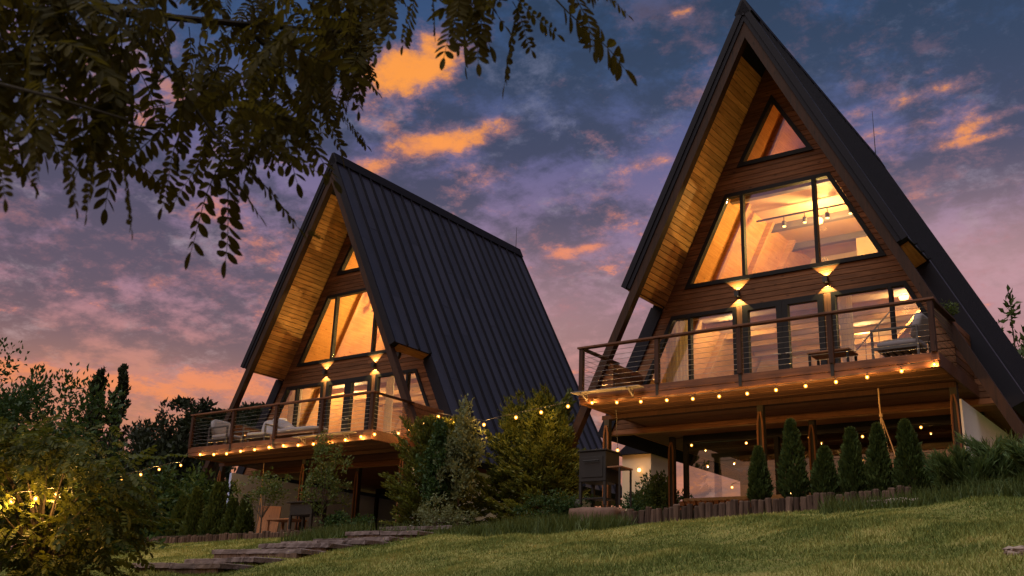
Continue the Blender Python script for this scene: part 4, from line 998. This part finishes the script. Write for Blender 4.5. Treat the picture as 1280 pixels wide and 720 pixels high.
def poplar(label, u, vt, D, hpx, wpx):
    top = at_d(u, vt, D); sc = D/F*1.03; h = hpx*sc; t_ = thing('poplar_tree', label, 'tree', (top[0], top[1], top[2]-h), 0, 'poplars on the skyline')
    n = 6500; z = RNG.random(n); a = RNG.uniform(0, 6.28, n); w_ = wpx*sc/2
    kb = 64; bz = RNG.random(kb)*.9+.06; ba = RNG.uniform(0, 6.28, kb); i = RNG.integers(0, kb, n)
    prof = np.interp(bz[i], [0, .15, .45, .8, 1], [.5, 1., 1.1, .6, .05])*w_*RNG.uniform(.55, 1.25, kb)[i]
    f_ = RNG.random(n)
    P_ = np.stack([np.cos(ba[i])*prof*f_, np.sin(ba[i])*prof*f_, bz[i]*h*.86+f_*h*.13], -1)+RNG.normal(0, w_*.10, (n, 3))*(1.3-f_[:, None])
    D_ = rand_dirs(n)*.7+np.array([0, 0, .8]); D_ /= np.linalg.norm(D_, axis=1, keepdims=True)
    quads('crown', leaves_poly(P_, D_, .27, .6), 4, M['far'], t_); MB().tube([(0, 0, -.5), (0, 0, h*.9)], .22, 6, .03).build('trunk', M['bark'], t_)
poplar('tall dark poplar on the skyline, left one of the pair', 129, 448, 75, 220, 38)
poplar('tall dark poplar on the skyline, right and taller one of the pair', 158, 445, 75, 220, 32)
FARL = [(200, 512, 55, 60, .24), (235, 520, 52, 70, .24), (175, 530, 50, 70, .26), (105, 525, 48, 80, .26), (255, 545, 46, 80, .26), (60, 530, 50, 110, .28), (215, 545, 42, 90, .26)]
LB = ['thin-topped dark tree right of the poplars', 'dark tree left of the far cabin deck on the skyline', 'dark tree at the foot of the right poplar', 'dark tree at the foot of the left poplar', 'dark tree directly beside the far cabin deck', 'dark tree behind the locust sapling', 'dark low tree under the thin-topped skyline tree']
for (u, v, D, wpx, lf_), lb in zip(FARL, LB): big_tree('dark_tree', lb, u, v, D, 170, wpx, 44, 3400, lf_, M['far'], 'dark trees on the skyline', csize=.24)
MIDL = [(150, 600, 30, 120, 'broad dark green shrub at the left end of the lawn'), (205, 592, 29, 110, 'dark green shrub mass left of the small conifers'), (250, 588, 30, 80, 'dark green shrub behind the leftmost small conifers'), (115, 615, 25, 110, 'dark low shrub behind the locust sapling')]
for u, v, D, wpx, lb in MIDL: 
    top = at_d(u, v, D); h = 2.6; sc = D/F
    bushy('dark_shrub', lb, 'shrub', (top[0], top[1], top[2]-h), h, (wpx*sc*.6, 1.3, 1.35), 70, 7000, .16, M['mid'], 'dark shrubs left of the lawn', .5, .24, .06, .2, .45)

# pinnate leaves ----------------------------------------------------
def leaflet_poly(length, width, fold=.12, n=6):
    """pointed oval blade in x (length), y (width)"""
    top = [(length*(k/n), width/2*min(1., math.sin(math.pi*(k/n)**1.15)**.55), fold*width*math.sin(math.pi*k/n)) for k in range(n+1)]
    vs = [(0, 0, 0)]+[top[k] for k in range(1, n)]+[(length, 0, 0)]+[(top[k][0], -top[k][1], top[k][2]) for k in range(n-1, 0, -1)]
    vs += [(length*k/n, 0, 0) for k in range(1, n)]
    N = 2*n
    mid = [0]+[N+k for k in range(n-1)]+[n]; fs = []
    up = list(range(0, n+1)); dn = [0]+[N-k for k in range(1, n)]+[n]
    for k in range(n):
        for side, f_ in ((up, 1), (dn, -1)):
            q = [mid[k], mid[k+1], side[k+1], side[k]]; q = [a for j, a in enumerate(q) if a not in q[:j]]
            if len(q) > 2: fs.append(tuple(q if f_ > 0 else q[::-1]))
    return vs, fs
def compound(seed, L=1.0, pairs=8, ll=.20, lw=.072, droop=.25, split=False):
    """pinnate leaf growing along +x; returns rachis MB and list of (leaflet matrix)"""
    r = random.Random(seed); pts = [Vector((L*k/10, .03*L*math.sin(k*.5+seed), -droop*L*(k/10)**2)) for k in range(11)]
    rach = MB().tube(pts, .009*L, 4, .003*L); mats = []
    def P_(s_): i = min(int(s_*10), 9); return pts[i].lerp(pts[i+1], s_*10-i)
    for k in range(pairs):
        s_ = .16+.80*k/(pairs-.5); tan = (P_(min(s_+.05, 1))-P_(s_-.05)).normalized()
        for sd in (-1, 1):
            if r.random() < .05: continue
            an = math.radians(r.uniform(54, 70))*sd
            d = Matrix.Rotation(an, 3, 'Z') @ tan; d += Vector((0, 0, r.uniform(-.25, .0))); d.normalize()
            y_ = Vector((0, 0, 1)).cross(d)+Vector((0, 0, r.uniform(-.5, .5))); y_.normalize(); z_ = d.cross(y_)
            sc = L*ll*(1-.35*abs(k/(pairs-1)-.55))*r.uniform(.85, 1.1); wv = L*lw*r.uniform(.9, 1.15)
            mats.append((P_(s_), d, y_, z_, sc, wv))
    tan = (pts[10]-pts[9]).normalized(); y_ = Vector((0, 0, 1)).cross(tan).normalized(); mats.append((pts[10], tan, y_, tan.cross(y_), L*ll*.95, L*lw))
    return rach, mats
LV, LF = leaflet_poly(1, 1, .15, 5)
def leaflet_mb(mb, e):
    p_, d, y_, z_, sc, wv = e; mb.add([p_+d*(v[0]*sc)+y_*(v[1]*wv)+z_*(v[2]*wv) for v in LV], LF)
LEAFM = []
for sd in range(7):
    ra, ms = compound(sd, 1.0, 10+sd % 3, droop=.15+.06*sd)
    for e in ms: leaflet_mb(ra, e)
    LEAFM.append(ra)
def aim(d, roll=0.):
    d = Vector(d).normalized(); q = d.to_track_quat('X', 'Z'); return q @ Matrix.Rotation(roll, 3, 'X').to_quaternion()
leaf_meshes = [mesh_data('leaf', m_.v, m_.f, M['locust'], False) for m_ in LEAFM]
blade_me = mesh_data('leaflet', LV, LF, M['locust'])
TB = at_d(-330, 700, 3.4)
lt = thing('locust_tree', 'overhanging locust branches with pinnate leaves in the upper left foreground', 'tree', (TB[0], TB[1], gz(TB[0], TB[1])))
LO = Vector(lt.location)
fork = Vector(at_d(-260, 60, 3.2))
MB().tube([Vector((0, 0, -.2)), Vector((.05, .02, 1.2)), fork-LO, (fork-LO)+Vector((-.1, .1, 1.5))], .11, 9, .05).build('trunk', M['bark'], lt)
M['twig'] = plain('locust_twig_bark', (.016, .013, .009), .9, 0, .3, 12., .1)
def limb(pts, r0, r1, name='branch'): MB().tube([Vector(q)-LO for q in pts], r0, 6, r1).build(name, M['twig'], lt)
L1 = [fork, at_d(-60, -20, 2.7), at_d(140, 15, 2.4), at_d(300, 30, 2.4), at_d(430, 40, 2.7), at_d(470, 70, 2.9)]; limb(L1, .014, .004)
L2 = [fork, at_d(-80, -120, 2.2), at_d(200, -60, 2.0), at_d(480, -35, 2.0), at_d(640, -25, 2.05), at_d(740, -30, 2.1)]; limb(L2, .011, .004)
L3 = [fork, at_d(-60, 90, 2.0), at_d(60, 120, 1.75), at_d(160, 150, 1.7)]; limb(L3, .005, .002)
L4 = [at_d(140, 15, 2.4), at_d(210, 90, 2.3), at_d(285, 190, 2.2)]; limb(L4, .007, .003)
L5 = [at_d(300, 30, 2.4), at_d(380, 100, 2.6), at_d(420, 150, 2.8)]; limb(L5, .006, .003)
def put_leaf(b, e, seed, hero):
    b, e = Vector(b), Vector(e); L = (e-b).length
    if hero:
        ra, ms = compound(seed+50, L/1.0, 9+seed % 3, droop=.08)
        lf_ = ra.build('leaf', M['locust'], lt); lf_.location = b-LO; lf_.rotation_mode = 'QUATERNION'; lf_.rotation_quaternion = aim(e-b, random.uniform(-.5, .5))
        for (p_, d, y_, z_, sc, wv) in ms:
            o = obj('leaflet', blade_me, lf_); o.matrix_local = Matrix(((d[0]*sc, y_[0]*wv, z_[0]*wv, p_[0]), (d[1]*sc, y_[1]*wv, z_[1]*wv, p_[1]), (d[2]*sc, y_[2]*wv, z_[2]*wv, p_[2]), (0, 0, 0, 1)))
    else:
        lf_ = obj('leaf', random.choice(leaf_meshes), lt, b-LO); lf_.rotation_mode = 'QUATERNION'; lf_.rotation_quaternion = aim(e-b, random.uniform(-.9, .9)); lf_.scale = (L,)*3
HERO = [((283, 190), (228, 310), 2.2), ((293, 198), (272, 325), 2.2), ((290, 190), (378, 276), 2.2), ((262, 172), (218, 252), 2.15), ((302, 156), (398, 206), 2.3),
        ((652, -6), (622, 100), 2.0), ((640, -6), (700, 42), 2.05), ((690, -8), (790, 84), 2.05), ((560, -5), (575, 60), 2.05), ((740, -18), (788, 14), 2.1), ((640, 2), (668, 62), 2.0),
        ((150, 185), (173, 282), 1.75), ((80, 170), (100, 258), 1.7), ((-10, 150), (8, 248), 1.65), ((118, 178), (116, 265), 1.75), ((40, 160), (52, 235), 1.7), ((420, 140), (462, 178), 2.8), ((415, 150), (434, 200), 2.8), ((430, 60), (476, 112), 2.9), ((575, -12), (556, 66), 1.9), ((604, -10), (598, 74), 1.9), ((540, -10), (548, 42), 2.0), ((520, -12), (500, 58), 2.2), ((478, -5), (474, 72), 2.4), ((716, -14), (748, 58), 2.1), ((255, 175), (330, 262), 2.25), ((225, 170), (196, 258), 2.1), ((400, 140), (398, 204), 2.7)]
for i, (a, b, D) in enumerate(HERO): put_leaf(at_d(*a, D), at_d(*b, D-.05+.1*random.random()), i, True)
EX = [-40, 0, 60, 120, 180, 230, 290, 340, 380, 410, 440, 470, 500, 560, 640, 700, 760]; EY = [190, 195, 185, 200, 215, 222, 200, 190, 178, 160, 125, 80, 30, 25, 28, 0, -20]
nleaf = 0
while nleaf < 240:
    u = random.uniform(-60, 740); 
    if u > 480 and random.random() < .62: continue
    vmax = float(np.interp(u, EX, EY)); v = random.uniform(-70, vmax-25)
    if u < 480 and v > 90 and random.random() < .30: continue
    D = (1.85+.6*random.random() if u < 160 else 1.95+.9*random.random()) if u < 400 else (2.5+.6*random.random() if u < 480 else 1.9+.3*random.random())
    b = Vector(at_d(u, v, D)); L = random.uniform(.15, .24)
    a = random.uniform(0, 6.28); d = Vector((math.cos(a)*.7, math.sin(a)*.7, random.uniform(-1.3, .05))).normalized()
    e = b+d*L; c_ = e-Vector(CAM); pv = 360-F*c_.dot(Vector(UP))/c_.dot(Vector(FWD)); pu = 640+F*c_.dot(Vector(RGT))/c_.dot(Vector(FWD))
    if pv > float(np.interp(pu, EX, EY))+22: continue
    put_leaf(b, e, nleaf, False); nleaf += 1
pr = bpy.data.objects
for i in range(70):
    u = random.uniform(270, 455); v = random.uniform(-20, float(np.interp(u, EX, EY))-45); D = random.uniform(2.4, 3.1)
    b = Vector(at_d(u, v, D)); a = random.uniform(0, 6.28); put_leaf(b, b+Vector((math.cos(a)*.7, math.sin(a)*.7, random.uniform(-1.2, -.1))).normalized()*random.uniform(.13, .20), i, False)
put_leaf(at_d(382, 288, 2.2), at_d(402, 296, 2.2), 3, False)
# locust sapling lit by the string lights at the left
SB = at_d(45, 745, 13.5); sbz = gz(SB[0], SB[1])
ls = thing('locust_sapling', 'locust sapling at the left edge with leaves lit gold by bulbs', 'tree', (SB[0], SB[1], sbz)); LS = Vector(ls.location)
leafm2 = []
for sd in range(5):
    m_, ms = compound(sd+20, 1.0, 6, .30, .14, .35)
    for e in ms: leaflet_mb(m_, e)
    leafm2.append((np.array(m_.v), m_.f))
tg = []
V_, F_ = [], []; off = 0
def sap_leaf(b, d, L, k):
    global off
    q = aim(d, random.uniform(-.6, .6)).to_matrix(); R_ = np.array(q); v, f_ = leafm2[k % 5]
    V_.append(v@R_.T*L+np.array(b)); F_.extend(tuple(i+off for i in ff) for ff in f_); off += len(v)
SAPX = [(-30, 560), (20, 560), (60, 560), (85, 575), (40, 600), (90, 560), (120, 590), (145, 610), (100, 640), (50, 660), (0, 640), (130, 650), (-10, 560), (70, 620), (20, 690), (90, 690), (0, 570), (50, 565), (120, 625), (30, 580), (-20, 700), (50, 710), (110, 700), (-30, 610), (15, 655), (70, 690), (140, 640), (30, 720)]
for (u, v) in SAPX: tg.append(at_d(u, v, random.uniform(12.6, 14.8)))
for i in range(1050):
    c_ = tg[i % len(tg)]; p_ = c_+RNG.normal(0, .27, 3)*np.array([1, 1, .6]); d = (p_[0]-SB[0]+random.uniform(-.7, .7), p_[1]-SB[1]+random.uniform(-.7, .7), random.uniform(-.5, .5)); sap_leaf(np.array(p_)-np.array(LS), d, random.uniform(.20, .36), i)
me = mesh_data('crown', np.concatenate(V_), F_, M['locust2']); obj('crown', me, ls)
limbs((0, 0, 0), [Vector(q)-LS for q in tg], .05, M['bark'], ls, .35, k=20)
bushy('dark_shrub', 'tall dark shrub rising above the locust sapling at the left edge', 'shrub', tuple(at_d(0, 700, 16)), 3.1, (1.3, 1.0, 1.45), 90, 12000, .075, M['mid'], 'dark shrubs left of the lawn', .5, .24, .05, .5, .5)

bushy('dark_shrub', 'dark low shrub filling the ground behind the locust sapling stems', 'shrub', tuple(at_d(70, 735, 15.6)), 1.9, (1.3, .8, .9), 60, 8000, .08, M['mid'], 'dark shrubs left of the lawn', .5, .24, .04, .3, .5)

def curtain(label, loc, wd, h, off):
    c = thing('curtain', label, 'curtain', Vector(loc)+off); n = 36; vs = []
    for z in (0, h):
        for k in range(n+1): vs.append((wd*k/n, .035*math.sin(k*1.15)+.012*math.sin(k*2.7), z))
    o = obj('cloth', mesh_data('cloth', vs, [(k, k+1, n+2+k, n+1+k) for k in range(n)], M['curtain'], True), c)
    MB().tube([(-.05, 0, h+.01), (wd+.05, 0, h+.01)], .012, 6).build('rail', M['steel'], c)
M['curtain'] = leafmat('curtain_cloth', (.50, .42, .30), (.55, .46, .34), .5, .9)
for off, nm in ((Vector((0, 0, 0)), 'near'), (LOFF, 'far')):
    curtain(f'pale curtain in the left ground floor window of the {nm} cabin', (-2.95, .45, .02), .55, 2.2, off)
    curtain(f'pale curtain beside the right ground floor window of the {nm} cabin', (1.05, .45, .02), .28, 2.3, off)
